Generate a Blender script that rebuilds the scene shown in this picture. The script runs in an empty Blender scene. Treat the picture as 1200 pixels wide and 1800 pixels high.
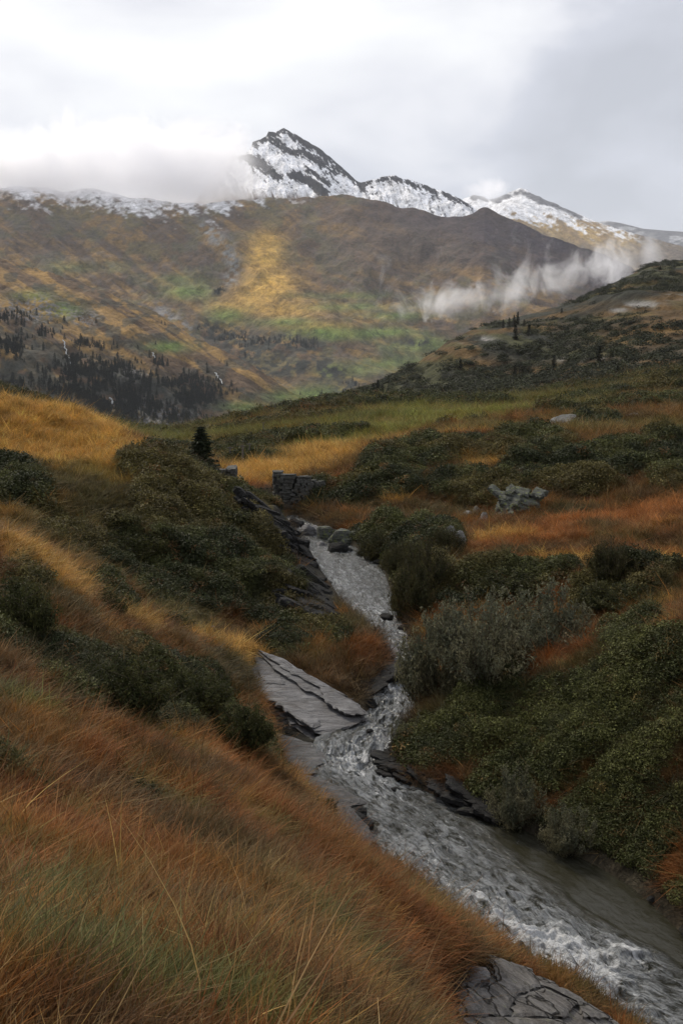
import bpy, math, random
import numpy as np
R = math.radians
S = bpy.context.scene
COL = S.collection
rng = np.random.default_rng(7)
random.seed(7)

# ------------------------------------------------------------------ camera
F, CX, CY, PITCH = 1729.0, 600.0, 900.0, R(8.55)
cam_d = bpy.data.cameras.new("camera")
cam = bpy.data.objects.new("camera", cam_d); COL.objects.link(cam)
cam_d.sensor_fit = 'VERTICAL'; cam_d.angle_y = 2*math.atan(900/F)
cam_d.clip_start = 0.05; cam_d.clip_end = 60000
cam.location = (0, 0, 0); cam.rotation_euler = (R(90)-PITCH, 0, 0)
S.camera = cam

# ------------------------------------------------------------------ sky, sun, exposure
SUN_EL, SUN_AZ = R(44), R(-38)          # sun behind thin cloud, ahead and to the left
W = bpy.data.worlds.new("World"); S.world = W; W.use_nodes = True
def build_world():
    nt = W.node_tree; N = nt.nodes; L = nt.links
    N.clear()
    out = N.new('ShaderNodeOutputWorld'); bg = N.new('ShaderNodeBackground')
    bg.inputs['Strength'].default_value = 0.062
    sky = N.new('ShaderNodeTexSky'); sky.sky_type = 'NISHITA'; sky.sun_disc = False
    sky.sun_elevation = SUN_EL; sky.sun_rotation = SUN_AZ
    tc = N.new('ShaderNodeTexCoord')
    mp = N.new('ShaderNodeMapping'); mp.inputs['Scale'].default_value = (1.0, 1.0, 2.2)
    L.new(tc.outputs['Generated'], mp.inputs['Vector'])
    n1 = N.new('ShaderNodeTexNoise'); n1.inputs['Scale'].default_value = 2.6
    n1.inputs['Detail'].default_value = 6; n1.inputs['Roughness'].default_value = 0.50
    n1.inputs['Distortion'].default_value = 0.35
    L.new(mp.outputs[0], n1.inputs['Vector'])
    def dirdot(px, py, lo, hi):
        d = ray(px, py)
        v = N.new('ShaderNodeVectorMath'); v.operation = 'DOT_PRODUCT'
        v.inputs[1].default_value = d
        nv = N.new('ShaderNodeVectorMath'); nv.operation = 'NORMALIZE'
        L.new(tc.outputs['Generated'], nv.inputs[0]); L.new(nv.outputs[0], v.inputs[0])
        m = N.new('ShaderNodeMapRange'); m.interpolation_type = 'SMOOTHSTEP'
        m.inputs['From Min'].default_value = lo; m.inputs['From Max'].default_value = hi
        L.new(v.outputs['Value'], m.inputs['Value'])
        return m.outputs[0]
    def math_(op, a, b):
        m = N.new('ShaderNodeMath'); m.operation = op
        for i, x in enumerate((a, b)):
            if isinstance(x, (int, float)): m.inputs[i].default_value = x
            else: L.new(x, m.inputs[i])
        return m.outputs[0]
    bright = dirdot(120, 90, 0.955, 0.999)          # thin cloud over the hidden sun
    dark = dirdot(1150, 330, 0.972, 0.999)           # heavier grey bank to the right
    dark2 = dirdot(1330, -10, 0.965, 1.0)
    v = math_('MULTIPLY', math_('SUBTRACT', n1.outputs['Fac'], 0.5), 2.4)
    v = math_('ADD', v, 0.44)
    v = math_('ADD', v, math_('MULTIPLY', bright, 0.20))
    v = math_('SUBTRACT', v, math_('MULTIPLY', dark, 0.22))
    v = math_('SUBTRACT', v, math_('MULTIPLY', dark2, 0.20))
    cr = N.new('ShaderNodeValToRGB'); e = cr.color_ramp.elements
    e[0].position = 0.0; e[0].color = (0.42, 0.43, 0.47, 1)
    e[1].position = 1.0; e[1].color = (0.93, 0.93, 0.92, 1)
    for p, c in ((0.28, (0.50, 0.51, 0.56)), (0.5, (0.67, 0.67, 0.70)), (0.75, (0.80, 0.80, 0.80))):
        k = e.new(p); k.color = (*c, 1)
    L.new(v, cr.inputs['Fac'])
    sc = N.new('ShaderNodeVectorMath'); sc.operation = 'SCALE'; sc.inputs['Scale'].default_value = 9.3
    L.new(cr.outputs['Color'], sc.inputs[0])
    mx = N.new('ShaderNodeMix'); mx.data_type = 'RGBA'; mx.inputs['Factor'].default_value = 0.93
    L.new(sky.outputs['Color'], mx.inputs['A']); L.new(sc.outputs[0], mx.inputs['B'])
    L.new(mx.outputs['Result'], bg.inputs['Color']); L.new(bg.outputs[0], out.inputs['Surface'])
    W.cycles.sampling_method = 'MANUAL'; W.cycles.sample_map_resolution = 512
FWD = np.array([0, math.cos(PITCH), -math.sin(PITCH)]); UPV = np.array([0, math.sin(PITCH), math.cos(PITCH)])
def ray(px, py):
    d = FWD + np.array([1., 0, 0])*((px-CX)/F) + UPV*((CY-py)/F)
    return tuple(d/np.linalg.norm(d))
build_world()
sd = bpy.data.lights.new("sun", 'SUN'); sd.energy = 1.5; sd.angle = R(10); sd.color = (1.0, 0.90, 0.76)
sun = bpy.data.objects.new("sun", sd); COL.objects.link(sun)
sun.rotation_euler = (R(90)-SUN_EL, 0, R(180)-SUN_AZ-R(0))
sun.rotation_euler = (math.pi/2-SUN_EL, 0, math.pi - (SUN_AZ))  # light travels away from the sun
S.view_settings.view_transform = 'Standard'; S.view_settings.look = 'None'
S.view_settings.exposure = 1.22; S.view_settings.gamma = 1.0
S.render.engine = 'CYCLES'
S.cycles.use_denoising = True
S.cycles.max_bounces = 10; S.cycles.diffuse_bounces = 3; S.cycles.glossy_bounces = 3
S.cycles.transmission_bounces = 4; S.cycles.transparent_max_bounces = 8; S.cycles.volume_bounces = 6
S.cycles.volume_step_rate = 1.0; S.cycles.volume_max_steps = 256
S.cycles.sample_clamp_indirect = 4

# ------------------------------------------------------------------ helpers
def P(px, py, Y):
    """World point seen at photo position (px, py) at ground distance Y."""
    d = FWD + np.array([1., 0, 0])*((px-CX)/F) + UPV*((CY-py)/F)
    return d*(Y/d[1])
def proj(V):
    V = np.asarray(V, float)
    dep = V @ FWD
    return CX + F*V[..., 0]/dep, CY - F*(V @ UPV)/dep
TAB = rng.random((256, 256))
def vnoise(x, y, seed=0):
    x = np.asarray(x, float)+seed*17.31; y = np.asarray(y, float)+seed*9.77
    xi = np.floor(x).astype(int); yi = np.floor(y).astype(int)
    fx = x-xi; fy = y-yi
    fx = fx*fx*fx*(fx*(fx*6-15)+10); fy = fy*fy*fy*(fy*(fy*6-15)+10)
    a = TAB[xi & 255, yi & 255]; b = TAB[(xi+1) & 255, yi & 255]
    c = TAB[xi & 255, (yi+1) & 255]; d = TAB[(xi+1) & 255, (yi+1) & 255]
    return (a*(1-fx)+b*fx)*(1-fy)+(c*(1-fx)+d*fx)*fy
def fbm(x, y, o=4, seed=0, g=0.5):
    s = 0; a = 1; t = 0
    for i in range(o):
        s = s+a*vnoise(x*2**i, y*2**i, seed+i*3); t += a; a *= g
    return s/t
def ridged(x, y, o=4, seed=0, g=0.5):
    s = 0; a = 1; t = 0
    for i in range(o):
        s = s+a*(1-np.abs(2*vnoise(x*2**i, y*2**i, seed+i*3)-1)); t += a; a *= g
    return s/t
def sstep(a, b, x):
    t = np.clip((x-a)/(b-a), 0, 1); return t*t*(3-2*t)
def mixc(A, B, f):
    return A*(1-f[..., None])+np.asarray(B)*f[..., None]
def seg_d(px, py, pts):
    """distance in photo units from (px,py) arrays to a polyline"""
    best = np.full(np.shape(px), 1e9)
    for (x0, y0), (x1, y1) in zip(pts[:-1], pts[1:]):
        dx, dy = x1-x0, y1-y0
        t = np.clip(((px-x0)*dx+(py-y0)*dy)/(dx*dx+dy*dy+1e-9), 0, 1)
        best = np.minimum(best, np.hypot(px-x0-t*dx, py-y0-t*dy))
    return best
def link(name, me, mat=None, parent=None):
    o = bpy.data.objects.new(name, me); COL.objects.link(o)
    if mat: me.materials.append(mat)
    if parent: o.parent = parent
    return o
def mesh_np(name, V, faces, smooth=True, cols=None, corner_tint=None):
    V = np.ascontiguousarray(V, dtype=np.float32).reshape(-1, 3); faces = np.asarray(faces, dtype=np.int32)
    me = bpy.data.meshes.new(name)
    k = faces.shape[1]; n = len(faces)
    me.vertices.add(len(V)); me.vertices.foreach_set('co', V.ravel())
    me.loops.add(n*k); me.loops.foreach_set('vertex_index', faces.ravel())
    me.polygons.add(n); me.polygons.foreach_set('loop_start', np.arange(0, n*k, k, dtype=np.int32))
    me.polygons.foreach_set('use_smooth', np.full(n, smooth))
    me.update(calc_edges=True)
    if cols is not None:
        for nm, c in cols.items():
            c = np.asarray(c, np.float32)
            if c.ndim == 1:
                a = me.attributes.new(nm, 'FLOAT', 'POINT'); a.data.foreach_set('value', c)
            else:
                a = me.attributes.new(nm, 'FLOAT_COLOR', 'POINT')
                a.data.foreach_set('color', np.concatenate([c, np.ones((len(c), 1), np.float32)], 1).ravel())
    return me
def grid_faces(nr, nc):
    i = np.arange(nr-1)[:, None]*nc+np.arange(nc-1)[None, :]
    return np.stack([i, i+1, i+nc+1, i+nc], -1).reshape(-1, 4)
def tag(o, label=None, cat=None, group=None, kind=None):
    for k, v in (('label', label), ('category', cat), ('group', group), ('kind', kind)):
        if v: o[k] = v
    return o
def empty(name, loc, rz=0):
    o = bpy.data.objects.new(name, None); COL.objects.link(o); o.location = loc; o.rotation_euler = (0, 0, rz)
    o.empty_display_size = 0.2
    return o
def copy_tree(o, parent=None):
    c = o.copy(); COL.objects.link(c); c.parent = parent
    for ch in list(o.children): copy_tree(ch, c)
    return c

# ------------------------------------------------------------------ materials
class NB:
    """small node builder"""
    def __init__(s, name):
        s.m = bpy.data.materials.new(name); s.m.use_nodes = True
        s.nt = s.m.node_tree; s.nt.nodes.clear()
        s.out = s.n('ShaderNodeOutputMaterial')
    def n(s, t, **kw):
        x = s.nt.nodes.new(t)
        for k, v in kw.items(): setattr(x, k, v)
        return x
    def l(s, a, b): s.nt.links.new(a, b)
    def set(s, sock, v):
        if isinstance(v, bpy.types.NodeSocket): s.l(v, sock)
        else:
            if isinstance(v, tuple) and len(v) == 3 and sock.type == 'RGBA': v = (*v, 1)
            sock.default_value = v
    def math(s, op, a, b=0.0, c=None):
        m = s.n('ShaderNodeMath', operation=op); s.set(m.inputs[0], a); s.set(m.inputs[1], b)
        if c is not None: s.set(m.inputs[2], c)
        return m.outputs[0]
    def mix(s, f, a, b, mode='MIX'):
        m = s.n('ShaderNodeMix', data_type='RGBA', blend_type=mode)
        s.set(m.inputs['Factor'], f); s.set(m.inputs['A'], a); s.set(m.inputs['B'], b); return m.outputs['Result']
    def attr(s, nm, t='GEOMETRY'):
        a = s.n('ShaderNodeAttribute', attribute_name=nm, attribute_type=t); return a
    def noise(s, scale, detail=4, rough=0.55, vec=None, dist=0.0):
        t = s.n('ShaderNodeTexNoise'); t.inputs['Scale'].default_value = scale; t.inputs['Detail'].default_value = detail
        t.inputs['Roughness'].default_value = rough; t.inputs['Distortion'].default_value = dist
        if vec is not None: s.l(vec, t.inputs['Vector'])
        return t.outputs['Fac']
    def mapr(s, v, a, b, c=0.0, d=1.0):
        m = s.n('ShaderNodeMapRange'); s.set(m.inputs[0], v)
        for i, x in enumerate((a, b, c, d)): m.inputs[i+1].default_value = x
        return m.outputs[0]
    def coord(s, which='Object', scale=None, rot=None):
        c = s.n('ShaderNodeTexCoord').outputs[which]
        if scale or rot:
            m = s.n('ShaderNodeMapping'); s.l(c, m.inputs['Vector'])
            if scale: m.inputs['Scale'].default_value = scale
            if rot: m.inputs['Rotation'].default_value = rot
            c = m.outputs[0]
        return c
    def pos(s, scale=None, rot=None):
        c = s.n('ShaderNodeNewGeometry').outputs['Position']
        if scale or rot:
            m = s.n('ShaderNodeMapping'); s.l(c, m.inputs['Vector'])
            if scale: m.inputs['Scale'].default_value = scale
            if rot: m.inputs['Rotation'].default_value = rot
            c = m.outputs[0]
        return c
    def bump(s, h, strength=0.5, dist=0.1):
        b = s.n('ShaderNodeBump'); b.inputs['Strength'].default_value = strength; b.inputs['Distance'].default_value = dist
        s.l(h, b.inputs['Height']); return b.outputs[0]
    def principled(s, col, rough=0.9, normal=None, spec=0.2, **kw):
        p = s.n('ShaderNodeBsdfPrincipled'); s.set(p.inputs['Base Color'], col); s.set(p.inputs['Roughness'], rough)
        s.set(p.inputs['Specular IOR Level'], spec)
        if normal is not None: s.l(normal, p.inputs['Normal'])
        for k, v in kw.items(): s.set(p.inputs[k], v)
        s.l(p.outputs[0], s.out.inputs['Surface']); return p

def mat_terrain(name, n1, n2, bumpd, bstr=0.6):
    b = NB(name); c = b.attr('tint').outputs['Color']; p = b.pos()
    a = b.noise(n1, 6, 0.65, p); d = b.noise(n2, 4, 0.6, p)
    e = b.noise(n2*3.1, 4, 0.65, p)
    f = b.math('ADD', b.mapr(a, 0.25, 0.75, 0.5, 1.5), b.math('ADD', b.mapr(d, 0.3, 0.7, -0.3, 0.3), b.mapr(e, 0.3, 0.7, -0.3, 0.3)))
    f = b.math('MAXIMUM', f, 0.2)
    sc = b.n('ShaderNodeVectorMath', operation='SCALE'); b.l(c, sc.inputs[0]); b.l(f, sc.inputs['Scale'])
    h = b.math('ADD', a, d)
    b.principled(sc.outputs[0], 0.95, b.bump(h, bstr, bumpd), 0.1)
    return b.m
M_GROUND = mat_terrain('heath_ground', 3.0, 14.0, 0.08)
M_FAR = mat_terrain('hill_ground', 0.12, 0.5, 1.2, 0.9)
M_MTN = mat_terrain('mountain_ground', 0.02, 0.09, 6.0, 0.9)

def mat_leaf(name, base, var=0.35, inst=False, rough=0.6, trans=0.3, spec=0.25):
    b = NB(name)
    if inst: c = b.attr('tint', 'INSTANCER').outputs['Color']
    else: c = None
    rnd = b.n('ShaderNodeNewGeometry').outputs['Random Per Island']
    col = c if inst else base
    f = b.mapr(rnd, 0, 1, 1-var, 1+var)
    sc = b.n('ShaderNodeVectorMath', operation='SCALE')
    if inst: b.l(col, sc.inputs[0])
    else:
        nz = b.noise(1.7, 3, 0.5, b.coord('Object'))
        cm = b.mix(b.mapr(nz, 0.35, 0.65), tuple(0.75*x for x in base), (base[0]*1.5, base[1]*1.25, base[2]*1.1))
        b.l(cm, sc.inputs[0])
    b.l(f, sc.inputs['Scale'])
    p = b.principled(sc.outputs[0], rough, None, spec)
    t = b.n('ShaderNodeBsdfTranslucent'); b.l(sc.outputs[0], t.inputs['Color'])
    mx = b.n('ShaderNodeMixShader'); mx.inputs[0].default_value = trans
    b.l(p.outputs[0], mx.inputs[1]); b.l(t.outputs[0], mx.inputs[2]); b.l(mx.outputs[0], b.out.inputs['Surface'])
    return b.m
M_GRASS = mat_leaf('grass_blades', None, 0.4, True, 0.7, 0.25, 0.15)
M_COVER = mat_leaf('shrub_leaves', None, 0.5, True, 0.6, 0.18, 0.12)
M_SHRUB = mat_leaf('dwarf_shrub_leaves', (0.036, 0.043, 0.016), 0.55, spec=.1)
M_WILLOW = mat_leaf('willow_leaves', (0.105, 0.115, 0.075), 0.45, spec=.2)
M_DARKBUSH = mat_leaf('dark_willow_leaves', (0.042, 0.045, 0.020), 0.5, spec=.1)
M_NEEDLE = mat_leaf('spruce_needles', (0.026, 0.036, 0.018), 0.5, False, 0.7, 0.1, 0.15)
M_FARNEEDLE = mat_leaf('conifer_needles', (0.012, 0.016, 0.010), 0.3, False, 0.8, 0.05, 0.1)
def mat_bark(name, c):
    b = NB(name); n = b.noise(18, 5, 0.6, b.coord('Object', (1, 1, .2)))
    b.principled(b.mix(n, tuple(x*.5 for x in c), tuple(x*1.4 for x in c)), 0.9, b.bump(n, .5, .01)); return b.m
M_BARK = mat_bark('bark', (0.07, 0.055, 0.04))
M_DRY = mat_bark('dry_stalk', (0.20, 0.14, 0.06))
M_POLE = mat_bark('weathered_pole', (0.10, 0.09, 0.08))

def mat_rock(name, base=(0.17, 0.17, 0.175), lichen=0.15, wet=0.5, crack=0.0, lich_col=(0.20, 0.22, 0.09)):
    b = NB(name); p = b.pos()
    # fine schist banding, follows the dip of the strata
    mp = b.n('ShaderNodeMapping'); b.l(p, mp.inputs['Vector'])
    mp.inputs['Rotation'].default_value = (R(18), R(28), R(20)); mp.inputs['Scale'].default_value = (1.0, 1.4, 14.0)
    band = b.noise(1.6, 6, 0.65, mp.outputs[0], 0.4)
    mp2 = b.n('ShaderNodeMapping'); b.l(p, mp2.inputs['Vector']); mp2.inputs['Rotation'].default_value = (R(-12), R(20), R(28)); mp2.inputs['Scale'].default_value = (.9, 4.0, 9.0)
    sk = b.noise(1.5, 7, 0.68, mp2.outputs[0], 0.5)
    st = b.noise(2.2, 5, 0.6, p); fine = b.noise(30, 4, 0.6, p)
    c = b.mix(b.mapr(band, .3, .7), tuple(x*.55 for x in base), tuple(x*1.25 for x in base))
    c = b.mix(b.mapr(sk, .52, .66, 0, .6), c, (base[0]*.28, base[1]*.26, base[2]*.24))
    c = b.mix(b.mapr(st, .45, .75), c, (base[0]*.55, base[1]*.5, base[2]*.45))
    c = b.mix(b.mapr(fine, .35, .8, 0, .35), c, tuple(min(.5, x*1.9) for x in base))
    li = b.noise(6, 5, .7, p)
    c = b.mix(b.mapr(li, .62-.3*lichen, .72-.3*lichen, 0, min(1, lichen*3)), c, lich_col)
    h = b.math('ADD', b.math('MULTIPLY', band, .8), b.math('ADD', b.math('MULTIPLY', fine, .25), b.math('MULTIPLY', b.mapr(sk, .45, .65, 1, 0), .5)))
    if crack:
        v = b.n('ShaderNodeTexVoronoi', feature='DISTANCE_TO_EDGE'); v.inputs['Scale'].default_value = crack
        dp = b.n('ShaderNodeVectorMath', operation='MULTIPLY_ADD'); b.l(p, dp.inputs[0])
        dp.inputs[1].default_value = (1, .55, .2)
        nn = b.n('ShaderNodeTexNoise'); nn.inputs['Scale'].default_value = 2.0; b.l(p, nn.inputs['Vector'])
        b.l(nn.outputs['Color'], dp.inputs[2])
        b.l(dp.outputs[0], v.inputs['Vector'])
        ck = b.mapr(v.outputs['Distance'], 0.0, 0.035)
        c = b.mix(ck, (0.02, 0.018, 0.015), c)
        h = b.math('ADD', h, b.math('MULTIPLY', ck, 1.2))
    b.principled(c, b.mapr(st, .3, .7, .4 if wet > .3 else .75, .85), b.bump(h, .9, .06), .25 if wet > .3 else .1)
    return b.m
M_SCHIST = mat_rock('wet_schist', (0.135, 0.135, 0.14), 0.06, .6)
M_LEDGE = mat_rock('wet_ledge_schist', (0.075, 0.075, 0.077), 0.08, .6)
M_SCHISTD = mat_rock('dark_schist', (0.024, 0.024, 0.024), 0.05, .1)  # darker copy of the schist, the cliff's shade put into its base colour
M_SLAB = mat_rock('cracked_schist', (0.14, 0.135, 0.13), 0.10, .3, 1.5)
M_LICHEN = mat_rock('lichen_rock', (0.085, 0.09, 0.08), 0.30, .1, lich_col=(0.15, 0.17, 0.065))
M_WALL = mat_rock('wall_stone', (0.085, 0.085, 0.08), 0.12, .1)
M_BOULDER = mat_rock('pale_boulder', (0.17, 0.17, 0.165), 0.2, .1)

# ------------------------------------------------------------------ near terrain: control points (photo x, photo y, distance)
def Zw(Y): return -8.3+0.015*np.minimum(Y, 60)
EDGE_L = [(1230,1900),(1090,1800),(1010,1745),(905,1700),(830,1645),(760,1592),(700,1545),(660,1500),(645,1455),(610,1405),(575,1365),(560,1330),(572,1300),(625,1272),(648,1240),(640,1215),(672,1195),(692,1165),(668,1125),(628,1095),(598,1055),(566,1010),(550,985),(535,960),(505,935),(440,915)]
EDGE_R = [(1800,1900),(1520,1800),(1380,1740),(1285,1700),(1210,1650),(1165,1605),(1110,1555),(1020,1505),(900,1448),(800,1405),(712,1376),(690,1345),(692,1310),(708,1280),(731,1255),(744,1225),(744,1195),(734,1160),(721,1125),(709,1095),(699,1060),(683,1020),(664,985),(610,955),(570,930),(520,905)]
def water_pt(px, py):
    d = FWD+np.array([1., 0, 0])*((px-CX)/F)+UPV*((CY-py)/F); s = -d[2]/d[1]
    Y = 8.3/(s+0.015); return np.array([d[0]/d[1]*Y, Y])
WL = np.array([water_pt(*p) for p in EDGE_L]); WR = np.array([water_pt(*p) for p in EDGE_R])
CP = [
 # foreground slope
 (600,1800,3.6),(700,1800,5.9),(800,1860,7.0),(930,1880,8.0),(1080,1880,8.8),(0,1800,2.4),(-400,1800,2.3),(-300,1500,4.8),(0,1500,5.2),(0,1250,9),(-300,1250,8.5),(0,1100,13.5),(0,1000,17),(300,1650,4.3),
 (300,1500,6.8),(300,1300,12),(300,1200,16),(150,1150,14),(600,1650,6.2),(600,1560,8.6),(450,1400,10.5),(450,1280,16.5),
 (590,1470,12.8),(655,1530,11.5),(750,1600,10.3),(850,1690,9.3),(492,1360,15),(430,1210,20.8),(478,1290,19.8),(522,1345,17.9),(562,1400,16.8),(622,1468,15.5),(462,1300,17.0),(880,1720,9.3),(960,1770,9.2),(820,1790,7.9),
 # crest of the foreground shoulder
 (-300,880,17),(0,940,19),(70,980,20),(140,1030,21),(220,1080,21.8),(330,1112,22.6),(400,1135,23.1),(450,1152,23.8),
 # gully and the slope behind it
 (-200,960,24),(0,950,24.5),(140,1010,25),(330,1080,26.5),(450,1130,26.5),(580,1100,28.3),(640,1115,27.6),(660,1150,25.6),(560,1160,25.5),
 (-200,880,30),(100,900,30.5),(250,950,31),(400,1000,31.5),(480,1050,30),(560,1085,29.6),
 (-200,790,38),(0,820,36),(100,800,40),(250,870,35.5),(380,900,36),(300,820,38.5),(345,842,38.4),(385,868,38.3),(230,812,38.5),(420,888,38.2),(500,920,38.6),(530,950,38),(560,1010,34.2),(585,1070,31),
 (-300,705,46),(0,714,46),(100,722,49),(180,747,50),(240,778,47),(150,770,44),
]
CPW = [  # world points out of sight or behind
 (0,0,-1.6),(-3,0,-1.3),(3,0,-2.6),(6,2,-4.5),(0,-3,-1.2),(-5,-3,-.8),(6,-3,-3.6),(10,4,-7.2),(12,-3,-7.5),(-12,3,-1.0),(-12,12,-1.5),(-25,30,-1.5),
 (-18,20,-2.6),(-10,58,-5.5),(-20,60,-4.5),(-35,60,-2.5),(-6,52,-7),(-3,46,-7.3),(-10,50,-6.4),(-30,90,-9),(-60,90,-6),(18,8,-6.8),(26,6,-6),(22,14,-5.6),
 (-150,500,-70),(0,500,-60),(100,520,-55),(-350,500,-60),(300,560,-30),(-80,350,-45),(0,330,-28),(60,360,-22),(-170,330,-40),(160,380,-12),(260,420,0),
]
CPB = [  # right bank and the plain beyond
 (690,1330,19.4),(760,1250,22.2),(850,1200,21.6),(1000,1150,20.6),(1200,1125,18.6),(1400,1120,16.5),(900,1330,18.2),(1000,1400,16.6),(1100,1400,16),(1200,1480,14.6),(1200,1300,16.4),(1300,1500,13.6),
 (1050,1120,26),(1200,1080,26),(900,1160,25.4),(780,1200,25),(1400,1060,25),
 (740,1060,30.5),(760,1100,28.5),(860,1060,30),(1000,1050,29.5),(1200,1020,29.5),(720,1000,34.5),(800,990,34),(900,960,37),(1070,1000,31.5),(1200,950,35),(1350,940,35),
 (690,950,40),(850,945,40),(950,920,42),(1100,900,43.5),(1200,885,43.5),(1400,870,43),(780,930,43),(600,930,45),(640,915,46),(620,900,48.5),
 (900,900,46.5),(915,860,49),(700,870,50),(600,880,51),(560,870,51.5),(640,830,54),(760,840,54),(1000,850,51),(1100,830,53),(1200,860,47.5),
 (700,800,62),(800,800,60),(900,800,60),(1000,790,60),(1150,790,58),(1350,800,55),
 (450,862,57),(410,850,60),(500,840,62),(560,825,66),(480,800,78),(620,790,82),(420,808,80),
 (800,775,74),(950,770,70),(1100,760,74),(1200,770,70),(600,775,98),(450,785,100),(700,770,92),
 (1000,738,96),(1150,725,105),(900,745,100),(780,750,112),(640,745,125),(520,755,125),(420,770,125),(1200,740,92),
 (700,725,160),(560,730,165),(850,722,150),(1000,708,155),(1150,690,165),(1300,690,150),
 (550,709,215),(640,700,230),(760,699,235),(870,695,240),(1000,682,240),(1100,662,260),(1200,650,280),(1350,640,280),
 (480,722,205),(400,742,195),(300,762,185),(270,772,178),(0,688,205),(120,717,205),(200,746,195),(-200,670,205),(-100,720,120),(100,745,120),(250,790,110),
]
pts = [tuple(P(*c)) for c in CP+CPB]+CPW
for e in (WL, WR):
    for q in e: pts.append((q[0], q[1], Zw(q[1])+0.12))
pts = np.array(pts)
AP = 4.0   # apex of the fan grid lies this far behind the camera
def uv(x, y): return x/(y+AP), np.log(np.maximum(y+AP, .3))
def tps_fit(pts):
    u, v = uv(pts[:, 0], pts[:, 1]); n = len(u)
    def k(r2): return np.where(r2 > 1e-12, .5*r2*np.log(r2+1e-12), 0)
    K = k((u[:, None]-u)**2+((v[:, None]-v)*.5)**2)+np.eye(n)*4e-4
    A = np.zeros((n+3, n+3)); A[:n, :n] = K; Pm = np.stack([np.ones(n), u, v], 1)
    A[:n, n:] = Pm; A[n:, :n] = Pm.T
    y = np.zeros(n+3); y[:n] = pts[:, 2]/(pts[:, 1]+AP+8)
    w = np.linalg.solve(A, y)
    def ev(X, Y):
        U, V = uv(X, Y); o = np.empty(U.size); Uf = U.ravel(); Vf = V.ravel()
        for i in range(0, U.size, 20000):
            uu = Uf[i:i+20000, None]; vv = Vf[i:i+20000, None]
            o[i:i+20000] = k((uu-u)**2+((vv-v)*.5)**2) @ w[:n]+w[n]+w[n+1]*uu[:, 0]+w[n+2]*vv[:, 0]
        return o.reshape(U.shape)*(Y+AP+8)
    return ev
TPS = tps_fit(pts)
ug = np.concatenate([np.linspace(-1.2, -.42, 70)[:-1], np.linspace(-.42, .42, 620), np.linspace(.42, 1.2, 70)[1:]])
vg = np.linspace(math.log(2.6), math.log(620), 860)
NU, NV = len(ug), len(vg)
GY = np.repeat((np.exp(vg)-AP)[:, None], NU, 1); GX = ug[None, :]*(GY+AP)
# coarse TPS evaluation then bilinear upsampling is enough: the fit is smooth
cu = np.concatenate([np.linspace(-1.2, -.42, 14)[:-1], np.linspace(-.42, .42, 170), np.linspace(.42, 1.2, 14)[1:]]); cv = np.linspace(vg[0], vg[-1], 260)
CYY = np.repeat((np.exp(cv)-AP)[:, None], len(cu), 1); CXX = cu[None, :]*(CYY+AP)
CH = TPS(CXX, CYY)/(CYY+AP+8)
def samp(A, ax, ay, U, V):
    """bilinear sample of A[v,u] with axes ay, ax"""
    fi = np.interp(U, ax, np.arange(len(ax))); fj = np.interp(V, ay, np.arange(len(ay)))
    i = np.minimum(fi.astype(int), len(ax)-2); j = np.minimum(fj.astype(int), len(ay)-2); a = fi-i; b = fj-j
    if A.ndim == 3: a = a[..., None]; b = b[..., None]
    return (A[j, i]*(1-a)+A[j, i+1]*a)*(1-b)+(A[j+1, i]*(1-a)+A[j+1, i+1]*a)*b
GU, GV = uv(GX, GY)
H = samp(CH, cu, cv, GU, GV)*(GY+AP+8)
# distance to the stream (metres, negative inside)
poly = np.concatenate([WL, WR[::-1]])
def poly_sd(poly, X, Y):
    d = np.full(X.shape, 1e9); inside = np.zeros(X.shape, bool)
    for i in range(len(poly)):
        x0, y0 = poly[i-1]; x1, y1 = poly[i]
        dx, dy = x1-x0, y1-y0; t = np.clip(((X-x0)*dx+(Y-y0)*dy)/(dx*dx+dy*dy+1e-9), 0, 1)
        d = np.minimum(d, np.hypot(X-x0-t*dx, Y-y0-t*dy))
        c = ((y0 > Y) != (y1 > Y)) & (X < (x1-x0)*(Y-y0)/(y1-y0+1e-12)+x0)
        inside ^= c
    return np.where(inside, -d, d)
SD = np.full(GX.shape, 50.); near = (GY < 70) & (np.abs(GX) < 30)
SD[near] = poly_sd(poly, GX[near], GY[near])
ZW = Zw(GY)

def colhit(px, py, Hm):
    """first ground point along the sight line, on height grid Hm"""
    d = np.array(ray(px, py)); Y = np.geomspace(1.2, 560, 1600); p = d[None, :]*(Y/d[1])[:, None]
    U, V = uv(p[:, 0], p[:, 1]); z = samp(Hm, ug, vg, U, V)
    k = np.nonzero(p[:, 2] < z)[0]
    i = k[0] if len(k) else len(Y)-1
    return p[i]
H0 = H.copy()
def blob(px, py, rx, ry):
    """soft patch on the ground: a world-space ellipse about the ground point at (px,py)"""
    c = colhit(px, py, H0); Y0 = c[1]
    ax = max(.15, rx*Y0/F)
    p1 = colhit(px, py-ry, H0); p2 = colhit(px, py+ry, H0)
    ay = np.clip(.5*abs(p1[1]-p2[1]), .25, max(1.5, .45*Y0))
    return np.exp(-(((GX-c[0]-(GY-Y0)*c[0]/Y0*.9)/ax)**2+((GY-Y0)/ay)**2)**1.3)
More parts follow.
